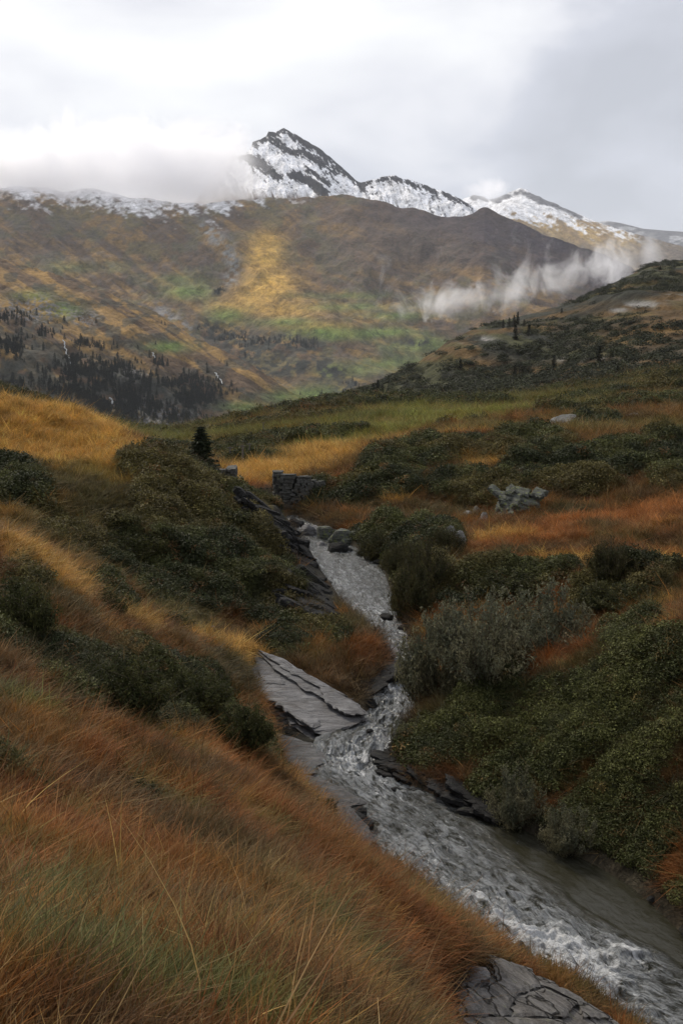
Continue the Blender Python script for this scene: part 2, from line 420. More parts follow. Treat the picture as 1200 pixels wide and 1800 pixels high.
# ---- shrub cover mask
SHB = [(30,1100,70,80),(130,1200,90,60),(200,1215,90,60),(290,1215,90,70),(370,1230,70,60),(430,1285,60,50),(470,1330,30,25),(190,1055,50,25),(50,1020,40,25),(100,1130,60,30),(25,1380,55,14),(85,1408,40,8),(240,1400,26,8),
 (260,825,60,28),(320,835,80,35),(380,860,60,30),(430,895,60,35),(470,930,50,30),(230,985,75,45),(330,1000,90,40),(420,1010,90,45),(500,1040,60,40),(480,1090,70,35),(400,1060,80,35),(560,1120,60,25),(500,1150,50,30),(600,1140,30,20),(30,870,70,40),(110,930,60,35),
 (1060,1235,160,60),(1160,1220,90,50),(915,1262,90,42),(830,1225,55,26),(850,1290,110,60),(1000,1330,150,70),(1150,1330,100,70),(760,1310,70,45),(900,1390,90,50),(1060,1420,120,60),(1060,1510,80,40),(1120,1540,50,35),(1180,1590,40,30),(960,1460,60,30),(560,872,40,16),(600,885,50,20),(980,1470,90,40),(1150,1480,90,50),(860,1215,60,30),
 (880,1030,110,26),(960,1020,60,24),(1080,1045,90,30),(1150,1020,50,20),(740,1030,60,45),(700,990,70,45),(640,960,70,30),(760,960,60,28),(1100,1110,60,14),(800,1060,50,25),
 (700,850,90,30),(620,870,60,30),(800,860,70,25),(860,870,60,26),(980,830,110,30),(1080,815,110,30),(1180,800,60,35),(900,790,120,18),(760,800,80,16),(680,820,50,20),(1020,860,80,20),(1050,745,45,12),(560,880,40,20)]
SHRUB = np.zeros_like(H)
for b_ in SHB: SHRUB = np.maximum(SHRUB, blob(*b_))
farn = fbm(GX/30+3, GY/13, 5, 11)
MEADOW = np.zeros_like(H)
for b_ in ((640,750,190,26),(780,730,170,24),(560,775,180,22),(450,760,120,20),(330,770,90,14),(720,765,120,14),(600,722,110,12),(860,720,110,12)): MEADOW = np.maximum(MEADOW, blob(*b_))
SHRUB = np.maximum(SHRUB, sstep(.545, .625, farn)*sstep(52, 62, GY)*(1-.5*MEADOW)*(1-.5*sstep(250, 400, GY)))
SHRUB *= 0.55+0.75*fbm(GX/1.6, GY/1.6, 3, 5)
SHRUB = sstep(.28, .62, SHRUB)
gold_keep = np.zeros_like(H)
for b_ in ((90,760,160,35),(480,835,110,22),(560,815,90,18),(620,790,120,10),(430,855,30,14)): gold_keep = np.maximum(gold_keep, blob(*b_))
SHRUB *= 1-sstep(.25, .6, gold_keep)
def domes(x, y, cell, seed):
    """rounded hummocks on a jittered grid: 1 on top of a dome, 0 in the creases"""
    gx = np.floor(x/cell).astype(int); gy = np.floor(y/cell).astype(int); best = np.zeros(x.shape)
    for i in (-1, 0, 1):
        for j in (-1, 0, 1):
            a, b = gx+i, gy+j; r1 = TAB[(a+seed) & 255, b & 255]; r2 = TAB[a & 255, (b+seed*3) & 255]; r3 = TAB[(a*3+seed) & 255, (b*5) & 255]
            d = np.hypot(x-(a+r1)*cell, y-(b+r2)*cell)/(cell*(.62+.5*r3)); best = np.maximum(best, np.sqrt(np.clip(1-d*d, 0, 1))*(.6+.5*r3))
    return best
# ---- hummocks
nearf = sstep(4, 16, GY)
hum = (fbm(GX/2.6, GY/2.6, 4, 21)-.5)*.55*nearf+(fbm(GX/.7, GY/.7, 3, 23)-.5)*(.16*nearf+.05)
hum += (fbm(GX/16, GY/11, 4, 25)-.5)*2.6*sstep(50, 90, GY)+((fbm(GX/60, GY/40, 3, 27)-.5)*4-.9)*sstep(90, 200, GY)
lump = .22+.5*vnoise(GX/.9, GY/.9, 31)+.35*vnoise(GX/.42, GY/.42, 33)
lump += 1.1*(fbm(GX/1.7, GY/1.7, 2, 35)-.5)
dm = np.where(GY < 30, np.where(GX > .12*GY-.3, domes(GX+.3*vnoise(GX, GY, 7), GY, 1.9, 3)*1.25, domes(GX+.25*vnoise(GX, GY, 7), GY, 1.25, 3)), domes(GX, GY, 2.3, 5)*1.35)
hum += SHRUB*((lump-.55)*np.clip(.55+.01*GY, .4, 1.1)*.6+(dm-.62)*.85)
bankf = sstep(.1, 1.6, SD)
H = H+hum*bankf
floor_ = ZW+.10+.25*sstep(0, 1.2, SD)+.12*fbm(GX/.5, GY/.5, 3, 41)
H = np.where((SD > 0) & (SD < 8), np.maximum(H, floor_), H)
bed = ZW-.55-.25*fbm(GX/.8, GY/.8, 3, 43)
H = np.where(SD < 40, bed+(H-bed)*sstep(-.55, .12, SD), H)
# ---- bare rock slabs: the ground passes below them
def plane_pts(ref, poly):
    A, B, Cc = [P(*q) for q in ref]; n = np.cross(B-A, Cc-A); n /= np.linalg.norm(n)
    if n[2] < 0: n = -n
    o = []
    for px, py in poly:
        d = np.array(ray(px, py)); o.append(d*(np.dot(A, n)/np.dot(d, n)))
    return np.array(o), n
SLAB_MAIN = ([(455,1150,24.0),(642,1262,21.25),(446,1210,22.3)], [(453,1150),(480,1160),(512,1174),(560,1204),(600,1224),(626,1240),(643,1262),(632,1270),(600,1280),(553,1284),(515,1258),(470,1222),(444,1206),(447,1176)])
LEDGES = [([(475,1285,20.6),(560,1340,18.9),(500,1345,18.6)], [(470,1283),(505,1293),(545,1305),(577,1326),(566,1340),(548,1346),(556,1356),(532,1358),(500,1338),(484,1312)]),
 ([(520,1358,18.1),(640,1408,17.2),(560,1404,16.9)], [(516,1356),(560,1366),(600,1384),(641,1408),(616,1414),(575,1408),(545,1398),(522,1378)]),
 ([(590,1415,16.3),(655,1472,15.6),(590,1470,14.9)], [(576,1408),(604,1414),(634,1424),(650,1452),(657,1476),(640,1492),(604,1486),(575,1460)])]
SLAB_NEAR = ([(850,1690,10.0),(1075,1800,9.9),(800,1770,8.5)], [(850,1688),(885,1700),(930,1712),(985,1742),(1030,1770),(1092,1806),(1110,1850),(1000,1880),(860,1880),(785,1850),(795,1770),(815,1742),(850,1738),(862,1715)])
ROCKM = np.zeros_like(H)
for ref_, pl_ in [SLAB_MAIN]+LEDGES+[SLAB_NEAR]:
    O_, n_ = plane_pts(ref_, pl_); c_ = O_.mean(0); k_ = 1.10
    Q_ = c_+(O_-c_)*k_; zp = c_[2]-((GX-c_[0])*n_[0]+(GY-c_[1])*n_[1])/n_[2]
    nr_ = np.hypot(GX-c_[0], GY-c_[1]) < 6
    for dy_, drop in ((0, .22), (-.35, .5), (-.7, .8)):
        sdq = np.full(H.shape, 9.); sdq[nr_] = poly_sd(Q_[:, :2]+np.array([-.12*dy_, dy_]), GX[nr_], GY[nr_])
        f_ = sstep(.16, -.06, sdq); ROCKM = np.maximum(ROCKM, f_); lo_ = np.maximum(zp-drop, ZW-.12) if dy_ else zp-drop
        H = H+(np.minimum(H, lo_)-H)*f_
# ---- vegetation colour, real-world base colours plus some painted shade on the left
rust = np.array([.118, .046, .014]); gold = np.array([.30, .175, .045]); ochre = np.array([.160, .080, .020]); olive = np.array([.085, .072, .022])
green = np.array([.110, .118, .026]); dark = np.array([.030, .036, .016]); brown = np.array([.070, .045, .022]); orange = np.array([.21, .085, .025])
n_a = fbm(GX/1.9, GY/1.5, 5, 51); n_b = fbm(GX/.55, GY/.55, 4, 53); n_c = fbm(GX/6, GY/5, 4, 55)
C = mixc(np.broadcast_to(rust, (*H.shape, 3)).copy(), ochre, sstep(.42, .62, n_a)*.8)
C = mixc(C, olive, sstep(.52, .66, n_b)*.75)
C = mixc(C, brown, sstep(.55, .7, fbm(GX/.8, GY/.7, 4, 57))*.7)
C = mixc(C, np.array([.060, .040, .018]), sstep(.5, .64, fbm(GX/1.1+5, GY/.9, 5, 63))*.75)
far = sstep(48, 75, GY)
C = mixc(C, olive*1.1, sstep(.40, .55, n_c)*.8*far)
C = mixc(C, green*.72, sstep(90, 150, GY)*sstep(.42, .56, fbm(GX/30, GY/22, 4, 59))*.85*(1-sstep(20, 120, GX)))
C = mixc(C, brown, sstep(10, 90, GX)*far*.6)
for col, w, bl in (
 (gold, 1.0, ((90,755,170,40),(170,790,90,22),(40,800,80,30),(230,800,30,12))),
 (gold*1.05, 1.0, ((480,835,110,22),(560,815,100,18),(620,785,130,12),(430,855,30,14),(700,775,60,7),(830,768,60,5),(760,870,30,8))),
 (orange*.9, .9, ((440,868,40,10),(1050,920,140,22),(1170,900,90,22),(950,945,90,18),(880,965,80,16))),
 (gold*.9, .9, ((60,985,60,20),(130,1025,40,14),(230,1090,50,14),(330,1110,80,14),(420,1140,50,12),(880,950,60,12),(1000,985,80,12),(1140,1070,70,14),(1180,990,40,14),(1010,1010,30,10),(860,820,50,8),(800,815,70,7),(700,880,40,12))),
 (rust*1.05, .8, ((280,905,80,25),(320,950,60,30),(370,960,50,40),(420,1090,40,14),(640,1160,40,28),(780,1090,40,25),(1180,1520,60,50),(1180,1580,50,40),(900,1170,120,10),(1000,1140,80,9),(540,1135,40,14))),
 (orange, .8, ((890,1378,26,14),(845,1385,24,16),(160,1330,40,20),(400,1340,60,30))),
 (olive*1.15, .75, ((150,860,110,40),(200,920,120,40),(300,1080,90,30),(1120,1050,110,30),(1050,1160,150,14),(250,1400,70,25),(600,1410,50,30))),
 (np.array([.050, .042, .017]), .85, ((60,850,110,40),(180,900,120,50),(120,960,120,40),(300,930,90,40),(420,960,90,50),(540,1050,70,40),(600,1110,60,22),(100,1060,80,30),(380,1170,90,30),(1060,930,40,8),(900,980,60,12),(1000,900,70,10),(760,900,90,20),(1120,1060,90,16),(640,900,60,14),(1000,1360,60,26),(1180,1440,70,40),(790,1260,50,22),(850,1390,60,20))),  # dark heath, with the left slope's heavy shading painted in
 (np.array([.066, .068, .022]), .8, ((30,1380,60,20),(240,1405,40,14),(330,1430,70,18),(100,1710,200,70),(300,1790,220,50),(60,1600,90,40),(560,1640,70,20),(40,1250,60,14))),
 (np.array([.135, .135, .030]), .8, ((640,755,140,12),(800,735,130,14),(720,715,120,9),(560,770,90,10),(880,722,60,8),(650,780,60,8))),
):
    for b_ in bl: C = mixc(C, col, w*sstep(.30, .72, blob(*b_)*1.0+(n_a-.5)*.9+(n_b-.5)*.9)*sstep(.05, .2, blob(*b_)))
C = mixc(C, dark*.7, SHRUB*(.75+.25*n_b))
C = mixc(C, np.array([.026, .022, .016]), sstep(.45, .05, SD)*.9)          # wet gravel and rock along the water
C = mixc(C, np.array([.055, .05, .04]), sstep(.05, -.3, SD))
C = C*(.62+.76*sstep(.25, .75, fbm(GX/.42, GY/.42, 3, 65)))[..., None]
cl_ = np.zeros_like(H)  # shade along the cliff painted into the ground colour
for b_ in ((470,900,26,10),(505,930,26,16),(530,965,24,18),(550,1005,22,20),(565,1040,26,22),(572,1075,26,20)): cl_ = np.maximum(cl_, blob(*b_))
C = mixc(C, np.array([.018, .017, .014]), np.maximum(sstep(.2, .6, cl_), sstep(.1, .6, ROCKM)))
C = np.clip(C*1.25*(.82+.36*fbm(GX/.3, GY/.3, 3, 61))[..., None], .004, .6)
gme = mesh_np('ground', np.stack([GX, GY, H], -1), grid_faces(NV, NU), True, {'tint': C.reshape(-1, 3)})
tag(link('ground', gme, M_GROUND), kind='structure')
def gz(x, y):
    U, V = uv(np.asarray(x, float), np.asarray(y, float)); return samp(H, ug, vg, U, V)
def hit(px, py): return colhit(px, py, H)

# ------------------------------------------------------------------ stream
def build_stream():
    def resamp(E, n):
        s = np.concatenate([[0], np.cumsum(np.hypot(*np.diff(E, axis=0).T))]); t = np.linspace(0, 1, n)
        # match stations of the two banks by index so the sheet follows the bends
        k = np.interp(t, np.linspace(0, 1, len(E)), np.arange(len(E)))
        x = np.interp(k, np.arange(len(E)), E[:, 0]); y = np.interp(k, np.arange(len(E)), E[:, 1])
        for _ in range(12):
            x[1:-1] = (x[:-2]+2*x[1:-1]+x[2:])/4; y[1:-1] = (y[:-2]+2*y[1:-1]+y[2:])/4
        return np.stack([x, y], 1)
    n, m = 1100, 130
    A = resamp(WL, n); B = resamp(WR, n)
    t = np.linspace(-.16, 1.16, m)
    X = A[:, None, 0]*(1-t)+B[:, None, 0]*t; Y = A[:, None, 1]*(1-t)+B[:, None, 1]*t
    s = np.cumsum(np.concatenate([[0], np.hypot(*np.diff((A+B)/2, axis=0).T)]))[:, None]+0*X   # along the flow
    c = (t-.5)[None, :]*np.hypot(*(B-A).T)[:, None]
    PX, PY = proj(np.stack([X, Y, Zw(Y)], -1))
    def pb(px, py, rx, ry):
        q = water_pt(px, py); q1 = water_pt(px, py-ry); q2 = water_pt(px, py+ry)
        return np.exp(-(((X-q[0])/(rx*q[1]/F))**2+((Y-q[1])/(.5*abs(q1[1]-q2[1])))**2))
    turb = np.full(X.shape, .32)
    for px, py, rx, ry, w in ((830,1575,70,22,.75),(900,1600,60,20,.55),(960,1640,60,25,.7),(1020,1690,80,35,1.1),(1040,1720,60,30,.9),(1100,1680,70,25,.55),(940,1660,80,30,.6),(880,1640,60,40,.5),(1080,1770,70,30,.8),(700,1560,50,50,.45),(740,1510,60,50,.4),
         (660,1320,50,30,.7),(640,1345,50,25,.6),(690,1250,40,30,.6),(690,1215,30,15,.5),(600,1330,30,20,.5),(680,1385,40,20,.45),(660,1090,30,25,.4),(700,1125,20,20,.5),(600,1020,30,20,.15),(1150,1600,60,20,-.25),(1000,1520,120,30,-.3),(1090,1580,110,35,-.34),(1180,1650,80,40,-.3),(930,1475,70,16,-.2)):
        turb = np.clip(turb+w*pb(px, py, rx, ry), 0.02, 1.5)
    turb = np.clip(turb-.42*sstep(.52, .95, t)[None, :]*sstep(19, 15, Y), .02, 1.5)      # calm deep side under the right bank
    wx = fbm(s/1.1, c/.9, 3, 71)-.5; wy = fbm(s/1.1+9, c/.9, 3, 73)-.5
    rip = ridged((s+.7*wx)/.55, (c+.5*wy)/.28, 4, 75)-.6
    big = fbm((s+wx)/.9, (c+.4*wy)/.7, 3, 77)-.5
    chop = ridged((s+.3*wx)/.22, (c+.3*wy)/.13, 3, 79)-.6
    z = Zw(Y)+turb*(.26*rip+.26*big+.13*chop)*.8+.045*rip*np.clip(turb*3, .15, 1)
    streak = ridged((s+1.2*wx)/1.3, (c+.55*wy)/.20, 5, 81, .6)
    froth = fbm((s+.5*wx)/.16, (c+.4*wy)/.09, 4, 83, .65)
    foam = sstep(.55, 1.10, turb*.55+.75*(streak-.1)+1.15*(froth-.5)+.5*big-.24)
    aer = np.clip(turb*(1.2+2.2*(streak-.55)+1.2*(froth-.5)), 0, 1)
    me = mesh_np('stream_water', np.stack([X, Y, z], -1), grid_faces(n, m), True, {'foam': foam.ravel(), 'aer': aer.ravel(), 'turb': np.clip(turb*3, .06, 1).ravel(), 'flow': np.stack([s, c, 0*s], -1).reshape(-1, 3)})
    b = NB('stream_water'); fo = b.attr('foam').outputs['Fac']; ae = b.attr('aer').outputs['Fac']; p = b.pos()
    n1 = b.noise(5, 5, .6, p, .6); n2 = b.noise(26, 4, .65, p, .5); n3 = b.noise(70, 3, .7, p)
    fl = b.attr('flow').outputs['Vector']
    def flown(sx, sy, det, rough, dist):
        m = b.n('ShaderNodeMapping'); b.l(fl, m.inputs['Vector']); m.inputs['Scale'].default_value = (sx, sy, 1); m.inputs['Rotation'].default_value = (0, 0, R(14))
        return b.noise(1.0, det, rough, m.outputs[0], dist)
    r1 = flown(2.2, 6.0, 6, .62, 1.6); r2 = flown(7, 17, 5, .65, 1.2)
    ae = b.math('MULTIPLY', ae, b.math('ADD', b.mapr(r1, .38, .62, .15, 1.5), b.mapr(r2, .35, .65, -.35, .35)))
    ae = b.math('MINIMUM', b.math('MAXIMUM', ae, 0.0), 1.0)
    deep = b.mix(ae, (0.020, 0.019, 0.011), (0.25, 0.265, 0.275))
    f2 = b.math('ADD', fo, b.math('MULTIPLY', b.math('SUBTRACT', n2, .5), b.math('MULTIPLY', fo, .9)))
    f2 = b.math('ADD', f2, b.math('MULTIPLY', b.math('SUBTRACT', r2, .5), b.math('MULTIPLY', fo, .9)))
    f3 = b.mapr(f2, .35, 1.0, 0, 1)
    col = b.mix(f3, deep, (0.66, 0.68, 0.70))
    h = b.math('ADD', b.math('MULTIPLY', n1, .6), b.math('MULTIPLY', n2, .35))
    h = b.math('ADD', h, b.math('MULTIPLY', n3, b.math('MULTIPLY', fo, .3)))
    h = b.math('ADD', h, b.math('ADD', b.math('MULTIPLY', r1, 1.1), b.math('MULTIPLY', r2, .45)))
    h = b.math('MULTIPLY', h, b.attr('turb').outputs['Fac'])
    pr = b.principled(col, b.mapr(f3, 0, 1, .06, .65), b.bump(h, .95, .13), .5)
    pr.inputs['IOR'].default_value = 1.33
    tag(link('stream_water', me, b.m), kind='structure')
build_stream()

# ------------------------------------------------------------------ distant terrain sheets
def interp_list(pts, x, k):
    a = np.array(sorted(pts)); return np.interp(x, a[:, 0], a[:, k])
def smooth1(a, n):
    for _ in range(n): a = np.concatenate([a[:1], (a[:-2]+2*a[1:-1]+a[2:])/4, a[-1:]])
    return a
def sheet(name, ridge, base, x0, x1, nc, nr, prof, relief, paint, mat, back=(.25, -.5), sm=2):
    """hill or mountain side: ridge and base given as (photo x, photo y, distance); columns fan out, rows climb"""
    px = np.linspace(x0, x1, nc)
    ry = smooth1(interp_list(ridge, px, 1), sm); rY = smooth1(interp_list(ridge, px, 2), 30)
    by = smooth1(interp_list(base, px, 1), 20); bY = smooth1(interp_list(base, px, 2), 30)
    Rp = np.array([P(a, b, c) for a, b, c in zip(px, ry, rY)]); Bp = np.array([P(a, b, c) for a, b, c in zip(px, by, bY)])
    t = np.linspace(0, 1, nr)[:, None]
    Y = bY+(rY-bY)*t; X = Bp[:, 0]+(Rp[:, 0]-Bp[:, 0])*t
    Z = Bp[:, 2]+(Rp[:, 2]-Bp[:, 2])*prof(t)
    Z = Z+relief(X, Y, t)
    nb = max(6, nr//10); tb = np.linspace(0, 1, nb+1)[1:, None]
    hgt = (Rp[:, 2]-Bp[:, 2])
    Yb = rY+tb*back[0]*rY; Xb = Rp[:, 0]*Yb/rY; Zb = Z[-1]+back[1]*hgt*tb
    X = np.concatenate([X, Xb]); Y = np.concatenate([Y, Yb]); Z = np.concatenate([Z, Zb])
    V = np.stack([X, Y, Z], -1)
    tt = np.concatenate([t+0*rY, np.ones_like(Xb)])
    PX, PY = proj(V)
    gyx = np.gradient(Z, axis=0)
    Cc = paint(X, Y, Z, tt, PX, PY)
    me = mesh_np(name, V, grid_faces(len(X), nc), True, {'tint': Cc.reshape(-1, 3)})
    o = tag(link(name, me, mat), kind='structure')
    return o, V, PX, PY

m_brown = np.array([.092, .060, .036]); m_ochre = np.array([.21, .130, .046]); m_dark = np.array([.040, .042, .034]); m_green = np.array([.105, .150, .036])
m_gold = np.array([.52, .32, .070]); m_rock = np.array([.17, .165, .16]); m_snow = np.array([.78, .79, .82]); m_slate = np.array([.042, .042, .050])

# right hill
def hill_relief(X, Y, t):
    e = np.sin(np.pi*np.clip(t, 0, 1))**.6
    return e*((fbm(X/70, Y/60, 5, 101)-.5)*22+(ridged(X/30+Y/60, Y/40, 4, 103)-.6)*7)+(1-e)*(fbm(X/22, Y/60, 4, 105)-.5)*5+(fbm(X/7, Y/9, 3, 107)-.5)*1.6
def hill_paint(X, Y, Z, t, px, py):
    n = fbm(X/28, Z/7, 5, 111); n2 = fbm(X/9, Z/4, 4, 113)
    C = mixc(np.broadcast_to(m_dark*.85, (*X.shape, 3)).copy(), np.array([.085, .056, .026]), sstep(.47, .60, n))
    C = mixc(C, np.array([.06, .062, .025]), sstep(.5, .62, n2)*.6)
    for x, y, rx, ry, w in ((1130,590,90,30,.55),(1180,560,60,25,.5),(1060,640,90,10,.45),(850,640,40,14,.5),(960,575,40,8,.4),(1190,640,60,14,.7)):
        C = mixc(C, np.array([.14, .078, .028]), np.clip(w*np.exp(-((px-x)/rx)**2-((py-y)/ry)**2)*(.4+1.2*n2), 0, 1))
    for x, y, rx, ry in ((840,598,22,6),(1120,535,36,5),(1175,522,30,4),(1085,545,16,3),(1050,632,40,3),(1170,668,30,6),(1010,632,24,4)):
        C = mixc(C, np.array([.19, .185, .175]), np.clip(1.2*np.exp(-((px-x)/rx)**2-((py-y)/ry)**2)*sstep(.42, .6, n2)*1.6, 0, 1))
    band = np.exp(-(seg_d(px, py, [(1000,560),(1090,530),(1200,500)])/9)**2)
    C = mixc(C, m_dark*.5, np.clip(band*.8, 0, 1))
    return C
hill_o, hV, hPX, hPY = sheet('hill', [(380,735,430),(560,722,430),(620,694,440),(660,682,460),(700,664,500),(735,640,540),(765,618,570),(800,598,600),(830,583,620),(870,571,640),(905,562,660),(950,553,690),(990,541,720),(1025,522,740),(1060,505,760),(1100,484,790),(1140,467,810),(1170,461,820),(1200,460,830),(1400,430,850),(1700,400,850)],
   [(380,800,330),(620,730,300),(900,712,270),(1200,690,240),(1700,690,220)], 380, 1700, 620, 300, lambda t: t**.9, hill_relief, hill_paint, M_FAR, (.3, -1.0))

# left spur
def spur_relief(X, Y, t):
    u = (X*.75+Y*.66)/300; v = (Y*.75-X*.66)/900
    return np.sin(np.pi*np.clip(t, 0.02, 1))**.7*((ridged(u, v, 6, 121, .58)-.6)*120+(fbm(X/90, Y/90, 5, 123)-.5)*50)+(fbm(X/25, Y/40, 3, 125)-.5)*10
def streaks(px, py, seed, ang=35, L=150, Wd=16):
    a = R(ang); u = (px*math.cos(a)+py*math.sin(a))/L; v = (-px*math.sin(a)+py*math.cos(a))/Wd
    return fbm(u, v, 5, seed, .6)
def spur_paint(X, Y, Z, t, px, py):
    s = streaks(px, py, 131, 32, 110, 13); n = fbm(px/26, py/15, 5, 133)
    C = mixc(np.broadcast_to(m_brown, (*X.shape, 3)).copy(), m_ochre*1.05, sstep(.44, .60, s))
    C = mixc(C, m_dark, sstep(.52, .62, n)*.7)
    low = sstep(-10, 60, seg_d(px, py, [(-200,470),(0,560),(120,590),(250,610),(380,660),(520,715)])*np.where(py > 560+px*.30, 1, -1))
    C = mixc(C, m_dark*.9, low*sstep(.30, .48, n+.12*s)*.9)
    for x, y, rx, ry in ((520,695,50,14),(430,716,40,10),(110,545,30,14),(300,610,40,10),(60,520,40,10)):
        C = mixc(C, m_green*.9, np.clip(.8*np.exp(-((px-x)/rx)**2-((py-y)/ry)**2)*(.5+n), 0, 1))
    for x, y, rx, ry in ((285,735,60,18),(250,720,40,18),(60,545,50,22),(150,560,25,12),(235,660,20,10)):
        C = mixc(C, m_rock*.8, np.clip(np.exp(-((px-x)/rx)**2-((py-y)/ry)**2)*sstep(.48, .62, fbm(px/4, py/3, 3, 137))*1.6, 0, 1))
    return C
spur_o, sV, sPX, sPY = sheet('mountain_spur', [(-500,300,2100),(-200,400,2050),(0,452,2000),(100,482,1960),(200,520,1900),(280,552,1850),(340,592,1800),(425,632,1750),(500,680,1720),(555,712,1700),(640,760,1700),(760,810,1700)],
   [(-500,760,1000),(0,790,1050),(300,830,1150),(640,830,1500),(760,850,1600)], -500, 760, 640, 330, lambda t: t, spur_relief, spur_paint, M_MTN, (.2, -.8))

# main mountain side
def mtn_relief(X, Y, t):
    u = (X*.8+Y*.5)/520; v = (Y*.8-X*.5)/1700
    e = np.sin(np.pi*np.clip(t, 0.02, 1))**.6
    return e*((ridged(u, v, 6, 141, .55)-.6)*210+(fbm(X/300, Y/300, 5, 143)-.5)*170+(ridged((X*.8+Y*.5)/110, (Y*.8-X*.5)/420, 4, 147)-.6)*34)+(fbm(X/70, Y/120, 4, 145)-.5)*26
def mtn_paint(X, Y, Z, t, px, py):
    ang = np.where(px < 480, 30, 20)
    s = np.where(px < 520, streaks(px, py, 151, 34, 130, 15), streaks(px, py, 153, 14, 120, 14)); n = fbm(px/34, py/20, 5, 155); n2 = fbm(px/9, py/6, 4, 157)
    C = mixc(np.broadcast_to(m_brown, (*X.shape, 3)).copy(), m_ochre*.95, sstep(.46, .62, s)*.9)
    C = mixc(C, np.array([.082, .085, .045]), sstep(.50, .66, n)*.6)
    C = mixc(C, np.array([.085, .070, .066]), sstep(.50, .64, n2)*.5)
    pur = sstep(0, 60, py-np.interp(px, [560,640,700,770,850,1000,1110,1400], [330,340,352,372,360,425,468,560]))
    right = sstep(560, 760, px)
    C = mixc(C, np.array([.040, .031, .040]), right*np.clip(1.25-seg_d(px, py, [(640,350),(760,385),(850,400),(1000,450),(1150,520)])/75, 0, 1)*(.65+.5*n))  # shadow on the right shoulder painted as dark purple
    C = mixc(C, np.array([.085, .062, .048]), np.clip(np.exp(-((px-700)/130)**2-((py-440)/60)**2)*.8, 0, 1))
    for x, y, rx, ry, w in ((465,450,34,36,.95),(480,500,44,26,.9),(445,520,50,24,.6),(500,545,70,14,.6),(560,575,60,10,.6),(400,540,40,12,.5),(470,425,26,20,.7)):  # sunlit patches: sunlight painted in as gold over the grass
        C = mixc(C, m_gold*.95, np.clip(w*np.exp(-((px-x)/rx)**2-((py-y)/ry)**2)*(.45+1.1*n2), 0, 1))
    for x, y, rx, ry, w in ((330,512,36,14,.9),(310,490,36,9,.5),(400,556,34,16,.8),(560,582,55,11,1),(500,566,50,8,.8),(600,590,50,9,.7),(680,585,60,8,.8),(740,610,60,12,.8),(620,540,80,8,.5),(690,555,60,7,.6),(610,650,60,16,.6),(700,640,50,14,.6),(560,690,60,14,.6),(130,470,60,10,.4),(760,600,30,10,.6),(600,520,90,6,.4),(560,700,30,20,.6)):
        C = mixc(C, m_green*1.25, np.clip(w*np.exp(-((px-x)/rx)**2-((py-y)/ry)**2)*(.5+n), 0, 1))
    for x, y, rx, ry in ((365,580,30,16),(400,590,40,16),(450,605,50,16),(500,600,40,14),(540,608,36,12),(385,513,14,6),(580,655,30,14),(560,640,24,10),(730,600,30,8),(690,668,30,9),(620,680,22,14),(440,625,60,16),(470,650,60,14),(520,640,40,12),(640,690,50,16)):
        C = mixc(C, m_dark*.8, np.clip(1.3*np.exp(-((px-x)/rx)**2-((py-y)/ry)**2)*sstep(.36, .58, n2)*1.1, 0, 1))
    scree = np.exp(-(seg_d(px, py, [(360,400),(395,432),(412,465),(405,490)])/13)**2)
    C = mixc(C, np.array([.20, .20, .195]), np.clip(scree*sstep(.36, .6, n2)*1.1, 0, 1))
    gul = np.exp(-(seg_d(px, py, [(280,545),(330,580)])/10)**2); C = mixc(C, m_rock*1.1, np.clip(gul*sstep(.45, .6, n2), 0, 1))
    sn = np.interp(px, [-600,0,100,200,300,380,430,520], [330,345,350,362,372,366,352,330])
    snow = sstep(16, -12, py-sn+(n2-.5)*55+(s-.5)*50)*(px < 560)
    C = mixc(C, m_snow*.8, np.clip(snow, 0, 1))
    return C
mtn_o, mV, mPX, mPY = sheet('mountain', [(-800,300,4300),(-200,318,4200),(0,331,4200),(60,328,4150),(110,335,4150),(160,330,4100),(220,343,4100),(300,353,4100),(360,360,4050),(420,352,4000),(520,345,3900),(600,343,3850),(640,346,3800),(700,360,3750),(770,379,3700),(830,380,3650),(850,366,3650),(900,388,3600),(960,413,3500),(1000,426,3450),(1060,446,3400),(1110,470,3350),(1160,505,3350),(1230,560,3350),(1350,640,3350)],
   [(-800,800,2000),(0,790,2150),(400,770,2200),(640,735,2300),(900,730,2400),(1350,760,2600)], -800, 1350, 980, 420, lambda t: .72*t+.28*t*t, mtn_relief, mtn_paint, M_MTN, (.25, -.8), 1)

